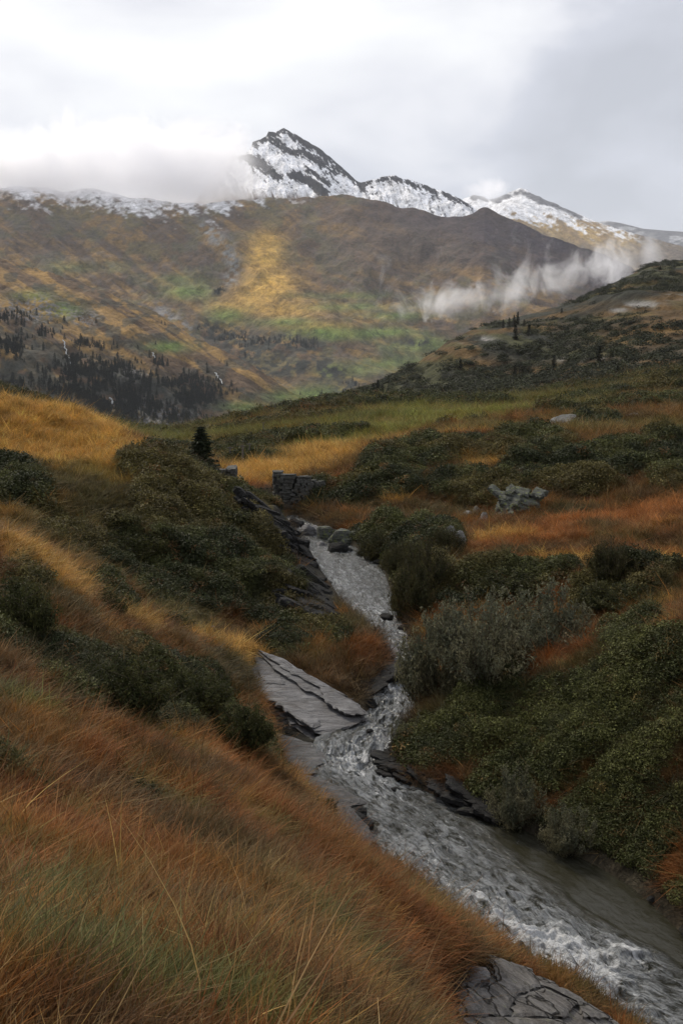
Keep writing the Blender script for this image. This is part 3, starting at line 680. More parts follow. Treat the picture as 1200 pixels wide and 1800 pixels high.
# snowy summit behind it
def pk_relief(X, Y, t):
    e = np.sin(np.pi*np.clip(t, 0.02, 1))**.6
    u = (X*.8+Y*.35)/150
    return e*((ridged(u, Y/700, 5, 161)-.6)*120+(fbm(X/120, Y/160, 5, 163)-.5)*70)+(ridged(X/45, Y/80, 3, 165)-.6)*14
def pk_paint(X, Y, Z, t, px, py):
    s = streaks(px, py, 171, 38, 46, 6.0); s2 = streaks(px, py, 173, 70, 30, 3.5); n2 = fbm(px/5, py/4, 4, 175)
    rock = np.zeros(px.shape)
    for pl, r, w in (([(440,250),(500,228),(545,255),(600,292),(640,325)], 11, .86), ([(470,240),(500,262),(560,280),(590,300)], 10, .8), ([(425,276),(455,285),(480,308)], 9, 1.2), ([(440,288),(490,312)], 8, .8), ([(515,308),(545,318),(570,340)], 9, 1.2), ([(540,300),(575,322)], 6, .7), ([(400,300),(420,340)], 8, .6),
        ([(690,312),(760,335),(830,362)], 6, .75), ([(740,330),(800,352)], 8, .6), ([(660,318),(690,312)], 6, .6), ([(640,322),(660,340)], 6, .5)):
        rock = np.maximum(rock, w*np.exp(-(seg_d(px, py, pl)/r)**2))
    s3 = streaks(px, py, 177, 40, 9, 1.6); mk = sstep(.50, .62, rock*.56+.62*s+.55*(s2-.5)+.45*(n2-.5)+.5*(s3-.5))
    C = mixc(np.broadcast_to(m_snow, (*X.shape, 3)).copy(), m_slate*.9, mk)
    C = mixc(C, m_slate*1.5, sstep(.52, .64, s2*.6+n2*.4)*.55*sstep(600, 680, px))
    lowb = sstep(-14, 10, py-np.interp(px, [380,440,520,600,650,760], [330,345,348,352,365,400])+(s2-.5)*30)
    C = mixc(C, m_brown*1.1, lowb)
    return C
sheet('snowy_peak', [(250,400,4700),(330,365,4700),(380,310,4650),(395,284,4650),(412,274,4620),(430,273,4600),(442,260,4600),(444,250,4600),(456,246,4600),(468,241,4600),(472,233,4600),(483,234,4600),(490,230,4600),(499,225,4600),(508,228,4600),(516,234,4580),(540,247,4560),(570,269,4520),(600,294,4500),(622,313,4480),(634,321,4470),(650,318,4450),(672,312,4450),(690,308,4440),(704,313,4430),(722,317,4420),(742,324,4400),(770,334,4380),(800,347,4350),(826,358,4300),(850,385,4280),(920,430,4250)],
   [(250,440,3950),(640,420,3950),(920,470,3900)], 250, 920, 950, 330, lambda t: t, pk_relief, pk_paint, M_MTN, (.12, -.9), 0)

# farther ridge on the right, dusted with snow, sunlight painted into its gold slopes
def rg_paint(X, Y, Z, t, px, py):
    s = streaks(px, py, 181, 28, 36, 6); n2 = fbm(px/6, py/4, 4, 183)
    C = mixc(np.broadcast_to(np.array([.36, .25, .10]), (*X.shape, 3)).copy(), np.array([.24, .17, .09]), sstep(.46, .6, s))
    C = mixc(C, np.array([.13, .11, .09]), np.clip(np.exp(-(seg_d(px, py, [(940,420),(1050,450),(1180,470)])/16)**2)*.8, 0, 1))
    sn = np.interp(px, [800,900,960,1050,1130], [420,385,385,400,415])
    C = mixc(C, m_snow*.9, sstep(10, -10, py-sn+(n2-.5)*40+(s-.5)*60))
    rock = np.exp(-(seg_d(px, py, [(832,346),(870,352)])/9)**2)+np.exp(-(seg_d(px, py, [(880,350),(915,338),(960,356),(1020,380)])/8)**2)*.8
    C = mixc(C, m_slate*1.6, sstep(.5, .66, rock*.5+.55*s+.2*(n2-.5))*.85)
    C = mixc(C, np.array([.115, .10, .09]), sstep(1090, 1140, px)*.8)
    return C
sheet('mountain_ridge', [(720,420,6300),(790,372,6300),(815,350,6300),(830,343,6300),(845,345,6250),(858,350,6250),(872,347,6200),(890,340,6200),(905,334,6200),(916,331,6200),(926,335,6150),(945,345,6100),(975,358,6050),(1010,374,6000),(1050,391,5900),(1090,404,5800),(1120,412,5750),(1160,422,5700),(1220,440,5600),(1400,470,5500)],
   [(720,500,5000),(1400,560,4700)], 720, 1400, 460, 180, lambda t: t, lambda X, Y, t: np.sin(np.pi*np.clip(t, .02, 1))**.6*(ridged((X+.4*Y)/220, Y/900, 5, 191)-.6)*110+(ridged(X/60, Y/90, 3, 193)-.6)*12, rg_paint, M_MTN, (.1, -.8), 0)
sheet('far_ridge', [(980,420,9000),(1040,392,9000),(1065,388,9000),(1090,392,9000),(1130,402,9000),(1165,405,9000),(1210,408,9000),(1500,420,9000)],
   [(980,500,7600),(1500,520,7600)], 980, 1500, 200, 70, lambda t: t, lambda X, Y, t: np.sin(np.pi*np.clip(t, .02, 1))*(ridged(X/400, Y/900, 4, 195)-.6)*140,
   lambda X, Y, Z, t, px, py: mixc(np.broadcast_to(np.array([.13, .13, .14]), (*X.shape, 3)).copy(), m_snow*.6, sstep(.5, .6, fbm(px/20, py/8, 4, 197))*.6), M_MTN, (.1, -.8), 1)
# ------------------------------------------------------------------ leaf and blade builders
def leaf_quads(cen, nrm, size, asp=.5, r=None):
    """one pointed leaf (quad) at every centre"""
    r = r or rng
    n = len(cen); nrm = nrm/np.maximum(np.linalg.norm(nrm, axis=1, keepdims=True), 1e-6)
    a = r.normal(size=(n, 3)); a -= nrm*(a*nrm).sum(1, keepdims=True); a /= np.maximum(np.linalg.norm(a, axis=1, keepdims=True), 1e-6)
    b = np.cross(nrm, a); s = np.asarray(size).reshape(-1, 1)*np.ones((n, 1))
    V = np.stack([cen-a*s, cen-b*s*asp+nrm*s*.15, cen+a*s, cen+b*s*asp+nrm*s*.15], 1).reshape(-1, 3)
    return V, np.arange(4*n).reshape(n, 4)
def tubes(paths, k=5):
    """joined tapered tubes; paths: list of (points Nx3, radii N)"""
    VV, FF, off = [], [], 0
    for pts_, rad in paths:
        pts_ = np.asarray(pts_, float); n = len(pts_)
        T = np.gradient(pts_, axis=0); T /= np.maximum(np.linalg.norm(T, axis=1, keepdims=True), 1e-9)
        ref = np.where(np.abs(T[:, 2:3]) > .9, np.array([[1., 0, 0]]), np.array([[0, 0, 1.]]))
        A = np.cross(T, ref); A /= np.maximum(np.linalg.norm(A, axis=1, keepdims=True), 1e-9); B = np.cross(T, A)
        th = np.linspace(0, 2*np.pi, k, endpoint=False)
        V = pts_[:, None]+np.asarray(rad)[:, None, None]*(np.cos(th)[None, :, None]*A[:, None]+np.sin(th)[None, :, None]*B[:, None])
        VV.append(V.reshape(-1, 3))
        i = np.arange(n-1)[:, None]*k+np.arange(k)[None]; j = np.arange(n-1)[:, None]*k+(np.arange(k)[None]+1) % k
        FF.append(np.stack([i, j, j+k, i+k], -1).reshape(-1, 4)+off); off += n*k
    return np.concatenate(VV), np.concatenate(FF)
def tuft_mesh(nb, h, spread, wid, seg=3, lean=.35, seed=0):
    r = np.random.default_rng(seed); VV = []; FF = []; off = 0
    for i in range(nb):
        a = r.uniform(0, 2*np.pi); rr = spread*math.sqrt(r.random()); base = np.array([rr*math.cos(a), rr*math.sin(a), -.03])
        hh = h*r.uniform(.45, 1.15); d = np.array([math.cos(a+r.normal()*.8), math.sin(a+r.normal()*.8), 0])
        ln = lean*r.uniform(.3, 1.6); s = np.array([-d[1], d[0], 0]); w = wid*r.uniform(.6, 1.3)
        t = np.linspace(0, 1, seg+1)
        c = base+np.outer(t*hh, [0, 0, 1])*(1-.25*ln*t[:, None])+np.outer(ln*hh*t**1.9, d)
        wd = (w*(1-t**1.5)+w*.12)[:, None]
        V = np.stack([c-s*wd, c+s*wd], 1).reshape(-1, 3); VV.append(V)
        q = np.arange(seg)*2+off; FF.append(np.stack([q, q+1, q+3, q+2], -1)); off += len(V)
    return np.concatenate(VV), np.concatenate(FF)
PROTO = {}
def proto_set(key, builders, mat):
    c = bpy.data.collections.new(key)
    for i, (V, Fc) in enumerate(builders):
        me = mesh_np('%s_%02d' % (key, i), V, Fc, False); me.materials.append(mat)
        c.objects.link(bpy.data.objects.new('%s_%02d' % (key, i), me))
    PROTO[key] = (c, len(builders)); return c
def scatter(name, key, pos, rot, scl, tint, label, cat):
    c, k = PROTO[key]; n = len(pos)
    me = bpy.data.meshes.new(name); me.vertices.add(n); me.vertices.foreach_set('co', np.ascontiguousarray(pos, np.float32).ravel())
    a = me.attributes.new('rot', 'FLOAT_VECTOR', 'POINT'); a.data.foreach_set('vector', np.ascontiguousarray(rot, np.float32).ravel())
    a = me.attributes.new('scl', 'FLOAT_VECTOR', 'POINT'); a.data.foreach_set('vector', np.ascontiguousarray(scl, np.float32).ravel())
    a = me.attributes.new('pid', 'INT', 'POINT'); a.data.foreach_set('value', rng.integers(0, k, n).astype(np.int32))
    a = me.attributes.new('tint', 'FLOAT_COLOR', 'POINT'); a.data.foreach_set('color', np.concatenate([tint, np.ones((n, 1))], 1).astype(np.float32).ravel())
    o = link(name, me)
    g = bpy.data.node_groups.new(name, 'GeometryNodeTree')
    g.interface.new_socket('Geometry', in_out='INPUT', socket_type='NodeSocketGeometry'); g.interface.new_socket('Geometry', in_out='OUTPUT', socket_type='NodeSocketGeometry')
    gi = g.nodes.new('NodeGroupInput'); go = g.nodes.new('NodeGroupOutput'); ip = g.nodes.new('GeometryNodeInstanceOnPoints')
    ci = g.nodes.new('GeometryNodeCollectionInfo'); ci.inputs['Collection'].default_value = c; ci.inputs['Separate Children'].default_value = True; ci.inputs['Reset Children'].default_value = True
    mp = g.nodes.new('GeometryNodeMeshToPoints')
    def na(nm, t):
        x = g.nodes.new('GeometryNodeInputNamedAttribute'); x.data_type = t; x.inputs['Name'].default_value = nm
        return [s for s in x.outputs if s.enabled and s.name == 'Attribute'][0]
    g.links.new(gi.outputs[0], mp.inputs['Mesh']); g.links.new(mp.outputs[0], ip.inputs['Points']); g.links.new(ci.outputs[0], ip.inputs['Instance'])
    ip.inputs['Pick Instance'].default_value = True
    g.links.new(na('pid', 'INT'), ip.inputs['Instance Index']); g.links.new(na('rot', 'FLOAT_VECTOR'), ip.inputs['Rotation']); g.links.new(na('scl', 'FLOAT_VECTOR'), ip.inputs['Scale'])
    g.links.new(ip.outputs[0], go.inputs[0])
    m = o.modifiers.new('scatter', 'NODES'); m.node_group = g
    return tag(o, label, cat, None, 'stuff')
def ground_sample(n, ymin, ymax, umax=.46):
    u = rng.uniform(-umax, umax, n); v = rng.uniform(math.log(ymin+AP), math.log(ymax+AP), n)
    y = np.exp(v)-AP; x = u*(y+AP); return x, y, u, v

# ------------------------------------------------------------------ grass
proto_set('grass_tuft', [tuft_mesh(34, 1.0, .45, .014, 3, .6, i) for i in range(6)]+[tuft_mesh(20, 1.2, .32, .012, 3, .9, 20+i) for i in range(3)], M_GRASS)
proto_set('stalk', [tuft_mesh(3, 1.0, .12, .0044, 6, .55, 40+i) for i in range(6)], M_GRASS)
def rock_free(x, y):
    px, py = proj(np.stack([x, y, gz(x, y)], -1)); k = np.ones(len(x), bool)
    for pl, yr in ROCK_AREAS:
        ins = np.zeros(len(x), bool)
        for i in range(len(pl)):
            (x0, y0), (x1, y1) = pl[i-1], pl[i]
            ins ^= ((y0 > py) != (y1 > py)) & (px < (x1-x0)*(py-y0)/(y1-y0+1e-12)+x0)
        k &= ~(ins & (y > yr[0]) & (y < yr[1]))
    return k
ROCK_AREAS = [([(445,872),(480,884),(545,945),(560,985),(592,1050),(600,1095),(570,1095),(545,1060),(525,1010),(502,965),(470,925),(445,895)], (27, 41)),
              ([(792,1745),(850,1692),(930,1715),(1010,1760),(1075,1800),(1200,1990),(760,1990),(785,1800)], (5, 14)),
              ([(440,1165),(510,1170),(640,1250),(640,1300),(560,1310),(470,1270)], (19, 26)),
              ([(470,1285),(560,1300),(600,1390),(640,1400),(660,1480),(610,1490),(540,1400),(490,1340)], (13, 22))]
def build_grass():
    n = 360000
    x, y, u, v = ground_sample(n, .6, 290)
    sh = samp(SHRUB, ug, vg, u, v); sd_ = samp(SD, ug, vg, u, v)
    keep = (sh < rng.uniform(.25, 1.2, n)) & (sd_ > rng.uniform(.0, .22, n)) & rock_free(x, y)
    x, y, u, v, sh = x[keep], y[keep], u[keep], v[keep], sh[keep]; n = len(x)
    z = gz(x, y); c = samp(C, ug, vg, u, v)
    hue = rng.normal(0, 1, n)
    c = c*np.exp(.20*rng.normal(size=(n, 1)))*np.stack([1+.07*hue, 1-.03*hue, 1-.1*hue], 1)*1.15
    straw = rng.random(n) < .03+.04*sstep(6, 2.5, y)
    c[straw] = c[straw]*.5+np.array([.26, .18, .075])*.5
    hf = .45+1.5*sstep(.3, .75, fbm(x/.75, y/.75, 3, 201))
    h = (.055+.0020*np.minimum(y, 70)+.0008*np.maximum(y-70, 0))*hf*rng.uniform(.6, 1.45, n)
    w = (.10+.0065*y)*rng.uniform(.8, 1.3, n)
    la = 4*fbm(x/1.6, y/1.6, 2, 207)*3.1; rot = np.stack([.16*np.cos(la)+rng.normal(0, .36, n), .16*np.sin(la)+.08+rng.normal(0, .36, n), rng.uniform(0, 6.283, n)], 1)
    scatter('grass', 'grass_tuft', np.stack([x, y, z-.01], 1), rot, np.stack([w*1.5, w*1.5, h*1.35], 1), np.clip(c, .003, .6), 'fine rust and ochre autumn grass growing over both banks', 'grass')
    n = 2600
    x, y, u, v = ground_sample(n, 1.2, 13, .42)
    dens = fbm(x/1.2, y/1.2, 3, 205); px_ = CX+F*x/np.maximum(y, .5)
    keep = (dens > rng.uniform(.35, .75, n)) & (samp(SD, ug, vg, u, v) > 1.0) & (rng.random(n) < sstep(8, 2.5, y)*(1.1-.5*np.clip((px_-300)/700, 0, 1))) & rock_free(x, y)
    x, y = x[keep], y[keep]; n = len(x)
    h = rng.uniform(.28, .62, n)
    c = np.array([.30, .205, .085])*np.exp(.3*rng.normal(size=(n, 1)))*np.stack([np.ones(n), rng.uniform(.85, 1.05, n), rng.uniform(.6, 1.1, n)], 1)
    rot = np.stack([rng.normal(0, .2, n), rng.normal(.18, .25, n), rng.normal(0, 1.1, n)], 1)
    scatter('tall_grass', 'stalk', np.stack([x, y, gz(x, y)], 1), rot, np.stack([h, h, h], 1), np.clip(c, .01, .6), 'long pale dry grass stalks standing out of the nearest turf', 'grass')
build_grass()

# ------------------------------------------------------------------ shrub cover
def clump_mesh(nl, seed, flat=.75, ls=.13, asp=.5):
    r = np.random.default_rng(seed); d = r.normal(size=(nl, 3)); d /= np.linalg.norm(d, axis=1, keepdims=True); d[:, 2] = np.abs(d[:, 2])*1.1-.25
    c = d*(r.random((nl, 1))**.45)*np.array([1, 1, flat]); nr = d*.7+r.normal(size=(nl, 3))*.55+np.array([0, 0, .45])
    return leaf_quads(c, nr, ls*r.uniform(.6, 1.3, nl), asp, r)
proto_set('leaf_clump', [clump_mesh(130, 300+i, ls=.115) for i in range(6)], M_COVER)
def build_cover():
    n = 330000
    x, y, u, v = ground_sample(n, 4, 270, .44)
    sh = samp(SHRUB, ug, vg, u, v); sd_ = samp(SD, ug, vg, u, v)
    keep = (sh > rng.uniform(.35, .8, n)) & (sd_ > .15) & rock_free(x, y) & (rng.random(n) < .8)
    x, y, u, v, sh = x[keep], y[keep], u[keep], v[keep], sh[keep]; n = len(x)
    nz = fbm(x/1.4, y/1.4, 4, 211); n2 = fbm(x/4, y/4, 3, 213)
    c = mixc(np.broadcast_to(np.array([.028, .034, .014]), (n, 3)), np.array([.072, .076, .026]), sstep(.4, .62, nz)*.9)
    c = mixc(c, np.array([.115, .090, .030]), sstep(.56, .68, n2)*.6)
    c = mixc(c, np.array([.13, .065, .025]), (rng.random(n) < .04)*.7)
    moss = sstep(600, 900, CX+F*x/y)*sstep(30, 22, y)
    c = mixc(c, np.array([.095, .100, .028]), moss*.45*nz*1.4)
    c = c*np.exp(.22*rng.normal(size=(n, 1)))
    s = (.045+.0052*y)*rng.uniform(.6, 1.7, n)*(.7+.7*fbm(x/.8, y/.8, 3, 215))
    rot = np.stack([rng.normal(0, .3, n), rng.normal(0, .3, n), rng.uniform(0, 6.283, n)], 1)
    scatter('undergrowth', 'leaf_clump', np.stack([x, y, gz(x, y)+s*.25], 1), rot, np.stack([s, s, s*rng.uniform(.8, 1.3, n)], 1), np.clip(c, .003, .5), 'dark evergreen dwarf shrub cover matting the slopes', 'undergrowth')
build_cover()

# ------------------------------------------------------------------ single shrubs
def shrub_parts(seed, nst, nl, h=1.0, wdt=1.0, ls=.022, up=.7, asp=.32, low=.15):
    """upright many-stemmed bush of height h and half width wdt: returns (stems, leaves)"""
    r = np.random.default_rng(seed); paths = []; cen = []; nrm = []
    for i in range(nst):
        a = r.uniform(0, 2*np.pi); rr = math.sqrt(r.random()); top = np.array([wdt*rr*math.cos(a), wdt*rr*math.sin(a), h*(1-.55*rr**2)*r.uniform(.55, 1.22)])
        b0 = np.array([top[0]*.28, top[1]*.28, -.05]); t = np.linspace(0, 1, 7)[:, None]
        p = b0*(1-t)+top*t+np.array([top[0], top[1], 0])*.25*(t*(1-t))*(1-up)*2+np.cumsum(r.normal(size=(7, 3))*.018*h, 0)*t
        paths.append((p, np.linspace(.012, .003, 7)*h))
        m = nl//nst; tt = low+(1-low)*r.random(m)**.75; q = np.stack([np.interp(tt, t[:, 0], p[:, k]) for k in range(3)], 1)
        sp = r.normal(size=(m, 3)); cen.append(q+sp*(.055*h)); nrm.append(sp+np.array([0, 0, .5]))
        for _ in range(2):      # side twigs
            k = r.integers(2, 6); e = p[k]+np.array([r.normal()*.16, r.normal()*.16, .14+.1*r.random()])*h; s2 = np.linspace(0, 1, 4)[:, None]
            tw = p[k]*(1-s2)+e*s2; paths.append((tw, np.linspace(.005, .002, 4)*h)); mm = m//4
            tq = r.random(mm); q = p[k]+(e-p[k])*tq[:, None]+r.normal(size=(mm, 3))*.03*h; cen.append(q); nrm.append(r.normal(size=(mm, 3))+np.array([0, 0, .5]))
    cen = np.concatenate(cen); nrm = np.concatenate(nrm)
    return tubes(paths, 4), leaf_quads(cen, nrm, ls*h*r.uniform(.6, 1.3, len(cen)), asp, r)
SHRUB_MESH = {}
def shrub(name, key, px, py, hpx, wpx, label, cat='shrub', group=None, rz=None, sink=.04):
    """bush rooted at the ground point seen at (px,py), hpx tall and wpx wide in photo units"""
    stems, leaves, lm = SHRUB_MESH[key]; c = hit(px, py); dep = float(np.dot(c, FWD)); h = hpx*dep/F; w = wpx*.5*dep/F
    o = empty(name, (c[0], c[1], c[2]-sink), rng.uniform(0, 6.28) if rz is None else rz); o.scale = (w, w, h)
    s = bpy.data.objects.new('stems', stems); COL.objects.link(s); s.parent = o
    l = bpy.data.objects.new('foliage', leaves); COL.objects.link(l); l.parent = o
    return tag(o, label, cat, group)
def def_shrub(key, mat, *a, **k):
    (V1, F1), (V2, F2) = shrub_parts(*a, **k)
    s = mesh_np('stems', V1, F1, True); s.materials.append(M_BARK); l = mesh_np('foliage', V2, F2, False); l.materials.append(mat); SHRUB_MESH[key] = (s, l, mat)
def_shrub('willow_a', M_WILLOW, 401, 60, 6000, ls=.040)
def_shrub('willow_b', M_WILLOW, 402, 55, 5500, ls=.042)
def_shrub('willow_c', M_WILLOW, 403, 75, 7000, ls=.036, up=.4)
def_shrub('sprout', M_WILLOW, 404, 7, 420, ls=.045, wdt=.8)
def_shrub('dark_a', M_DARKBUSH, 405, 110, 6500, ls=.040, up=.9, asp=.25)
def_shrub('dark_b', M_DARKBUSH, 406, 90, 6000, ls=.044, up=.5)
def_shrub('dome_a', M_SHRUB, 407, 120, 8000, ls=.042, up=.1, low=.35)
def_shrub('dome_b', M_SHRUB, 408, 100, 7500, ls=.044, up=.1, low=.3)
SG = 'willow bushes along the right bank'
shrub('willow_bush', 'willow_a', 755, 1232, 150, 140, 'grey-green willow bush leaning over the stream, its stems showing water behind', 'bush', SG)
shrub('willow_bush', 'willow_c', 850, 1185, 145, 200, 'broad grey-green willow bush in the middle of the right bank thicket', 'bush', SG)
shrub('willow_bush', 'willow_b', 955, 1155, 130, 180, 'willow bush at the inland end of the thicket, beside the rusty meadow', 'bush', SG)
shrub('willow_bush', 'willow_b', 800, 1150, 90, 120, 'short willow bush tucked behind the thicket, towards the dark bank', 'bush', SG)
shrub('willow_bush', 'willow_a', 905, 1445, 95, 110, 'low pale-leaved willow bush hanging over dark calm water below the green mound', 'bush', SG)
shrub('willow_bush', 'willow_c', 1000, 1490, 80, 110, 'willow bush at the foot of the green mound, over the deepest shade of water', 'bush', SG)
shrub('willow_sapling', 'sprout', 696, 1312, 62, 60, 'thin sparse willow sapling sticking out over the rapids from the rocky point', 'sapling')
shrub('willow_sapling', 'sprout', 725, 1300, 55, 70, 'sparse willow sapling rooted on the green mound just above the rocky point', 'sapling')
DG = 'dark upright bushes on the right bank'
shrub('dark_bush', 'dark_a', 1072, 1015, 68, 100, 'round upright green bush standing alone in the rusty meadow', 'bush', DG)
shrub('dark_bush', 'dark_b', 726, 1085, 100, 90, 'tall dark bush overhanging the far bend of the stream', 'bush', DG)
shrub('dark_bush', 'dark_a', 745, 1035, 90, 110, 'dark brown-green bush behind the one overhanging the stream bend', 'bush', DG)
shrub('dark_bush', 'dark_a', 702, 1008, 62, 80, 'dark bush at the water where the stream comes out of the rocks', 'bush', DG)
shrub('dark_bush', 'dark_b', 662, 982, 48, 70, 'low dark bush beside the grey rocks upstream', 'bush', DG)
shrub('dark_bush', 'dark_a', 785, 975, 52, 70, 'small twiggy bush in front of the pale rock at the meadow edge', 'bush', DG)
shrub('dark_bush', 'dome_a', 900, 1050, 46, 170, 'wide flat dark bush below the rusty meadow', 'bush', DG)
shrub('dark_bush', 'dome_b', 1085, 1065, 46, 150, 'wide flat green bush just below the round upright one', 'bush', DG)
LG = 'dwarf shrubs on the left slope'
shrub('dwarf_shrub', 'dome_a', 30, 1120, 100, 150, 'large dark dwarf shrub at the left end of the grassy slope', 'shrub', LG)
shrub('dwarf_shrub', 'dome_b', 210, 1245, 95, 190, 'dense dark green dwarf shrub below the dry flower stalks', 'shrub', LG)
shrub('dwarf_shrub', 'dome_a', 335, 1260, 80, 150, 'dark green dwarf shrub between the dense one and the rock ledges', 'shrub', LG)
shrub('dwarf_shrub', 'dome_b', 430, 1305, 70, 110, 'lowest dwarf shrub of the left slope, right above the rock ledges', 'shrub', LG)
shrub('dwarf_shrub', 'dome_a', 190, 1085, 48, 70, 'small round dwarf shrub on the crest of the golden strip', 'shrub', LG)
shrub('dwarf_shrub', 'dome_b', 225, 985, 60, 140, 'blackish dwarf shrub in the middle of the dark shaded slope', 'shrub', LG)
shrub('dwarf_shrub', 'dome_a', 60, 1040, 36, 60, 'little dark dwarf shrub beside the golden strip of grass', 'shrub', LG)
shrub('dwarf_shrub', 'dome_b', 570, 1440, 45, 50, 'brownish-green shrub on the grass edge over the rock ledges', 'shrub', LG)

# ------------------------------------------------------------------ conifers
def conifer_mesh(seed, tiers, per, seglen, w, needle, nl):
    """needle quads hung on whorls of drooping branches; height 1, base half-width w"""
    r = np.random.default_rng(seed); cen = []; nrm = []; br = []
    for i in range(tiers):
        t = (i+.5)/tiers; z = .06+.92*t; L = w*(1-t)**.85*r.uniform(.75, 1.15)+.015
        for k in range(per):
            a = 2.4*i+2*np.pi*k/per+r.normal()*.3; l = L*r.uniform(.7, 1.15); s = np.linspace(.0, 1, 5)[:, None]
            p = np.array([0, 0, z])+s*np.array([math.cos(a)*l, math.sin(a)*l, 0])+np.array([0, 0, 1.])*(-.35*l*s+.22*l*s**2)
            br.append((p, np.linspace(.006, .002, 5)))
            m = nl; tt = r.random(m)**.8; q = np.stack([np.interp(tt, s[:, 0], p[:, j]) for j in range(3)], 1)
            q = q+r.normal(size=(m, 3))*np.array([.018, .018, .016])*(1.2-t); cen.append(q); nrm.append(r.normal(size=(m, 3))*.7+np.array([0, 0, .8]))
    tr = [(np.array([[0, 0, -.03], [0, 0, .4], [0, 0, 1.]]), np.array([.022, .014, .003]))]
    return tubes(tr+br, 5), leaf_quads(np.concatenate(cen), np.concatenate(nrm), needle, .35, r)
(tv, tf), (cv_, cf_) = conifer_mesh(501, 19, 9, 5, .27, .030, 30)
SPR_T = mesh_np('trunk', tv, tf); SPR_T.materials.append(M_BARK); SPR_C = mesh_np('crown', cv_, cf_, False); SPR_C.materials.append(M_NEEDLE)
FARC = []
for i in range(5):
    (a_, b_), (c_, d_) = conifer_mesh(510+i, 12, 6, 5, (.17, .21, .25, .15, .30)[i], .05, 7)
    t_ = mesh_np('trunk', a_, b_); t_.materials.append(M_BARK); c2 = mesh_np('crown', c_, d_, False); c2.materials.append(M_FARNEEDLE); FARC.append((t_, c2))
def conifer(name, loc, h, meshes, label, group=None, wide=1.0):
    o = empty(name, loc, rng.uniform(0, 6.28)); o.scale = (h*wide, h*wide, h)
    for nm, me in (('trunk', meshes[0]), ('crown', meshes[1])):
        c = bpy.data.objects.new(nm, me); COL.objects.link(c); c.parent = o
    return tag(o, label, 'tree', group)
def sheet_pt(V, PX, PY, px, py):
    d = (PX-px)**2+(PY-py)**2; m = d < 25; yy = np.where(m, V[..., 1], 1e9)
    k = np.argmin(np.where(m.any(), yy, d)); return V.reshape(-1, 3)[k]
p_ = P(355, 842, 49)
conifer('spruce_tree', (p_[0], p_[1], float(gz(p_[0], p_[1]))-.1), (P(355, 748, 49)[2]-float(gz(p_[0], p_[1])))+.1, (SPR_T, SPR_C), 'dark spruce standing beside the ruined wall above the left bank', None, 1.65)
q_ = P(68, 722, 118); conifer('spruce_tree', (q_[0], q_[1], q_[2]-.3), 26*118/F, FARC[2], 'small dark spruce poking up behind the golden meadow at the left')
for i, (px, py, h) in enumerate(((883,572,17),(893,570,18),(901,568,20),(911,566,24),(918,570,14))):
    p = sheet_pt(hV, hPX, hPY, px, py); conifer('conifer', p-np.array([0, 0, .6]), h*p[1]/F, FARC[i % 5], 'small dark conifer in the tight row on the right hill skyline', 'row of conifers on the right hill skyline', 1.25)
for i, (px, py, h) in enumerate(((638,693,15),(646,690,17),(655,688,22),(663,684,24),(669,686,16))):
    p = sheet_pt(hV, hPX, hPY, px, py); conifer('conifer', p-np.array([0, 0, .6]), h*p[1]/F, FARC[(i+2) % 5], 'small dark conifer in the cluster where the right hill meets the valley', 'conifers where the right hill meets the valley', 1.25)
for i, (px, py, h, lab) in enumerate(((1051,634,34,'bushy dark conifer alone above the pale rock band on the right hill'),(973,642,26,'broad dark conifer on the right hill, lower than the skyline row'),(905,592,28,'dark conifer on the right hill face just under the skyline row'),(928,585,22,'slim conifer on the right hill face, just right of the skyline row'),(984,546,10,'tiny conifer alone on the right hill skyline'),(810,648,24,'dark conifer on the lower left flank of the right hill'),(908,655,20,'squat conifer at the foot of the right hill'),(1082,652,18,'small conifer at the foot of the hill under the alone bushy one'),(1160,470,9,'tiny conifer on the highest part of the right hill'))):
    p = sheet_pt(hV, hPX, hPY, px, py); conifer('conifer', p-np.array([0, 0, .6]), h*p[1]/F, FARC[(i*2+1) % 5], lab, 'single conifers on the right hill', 1.45)
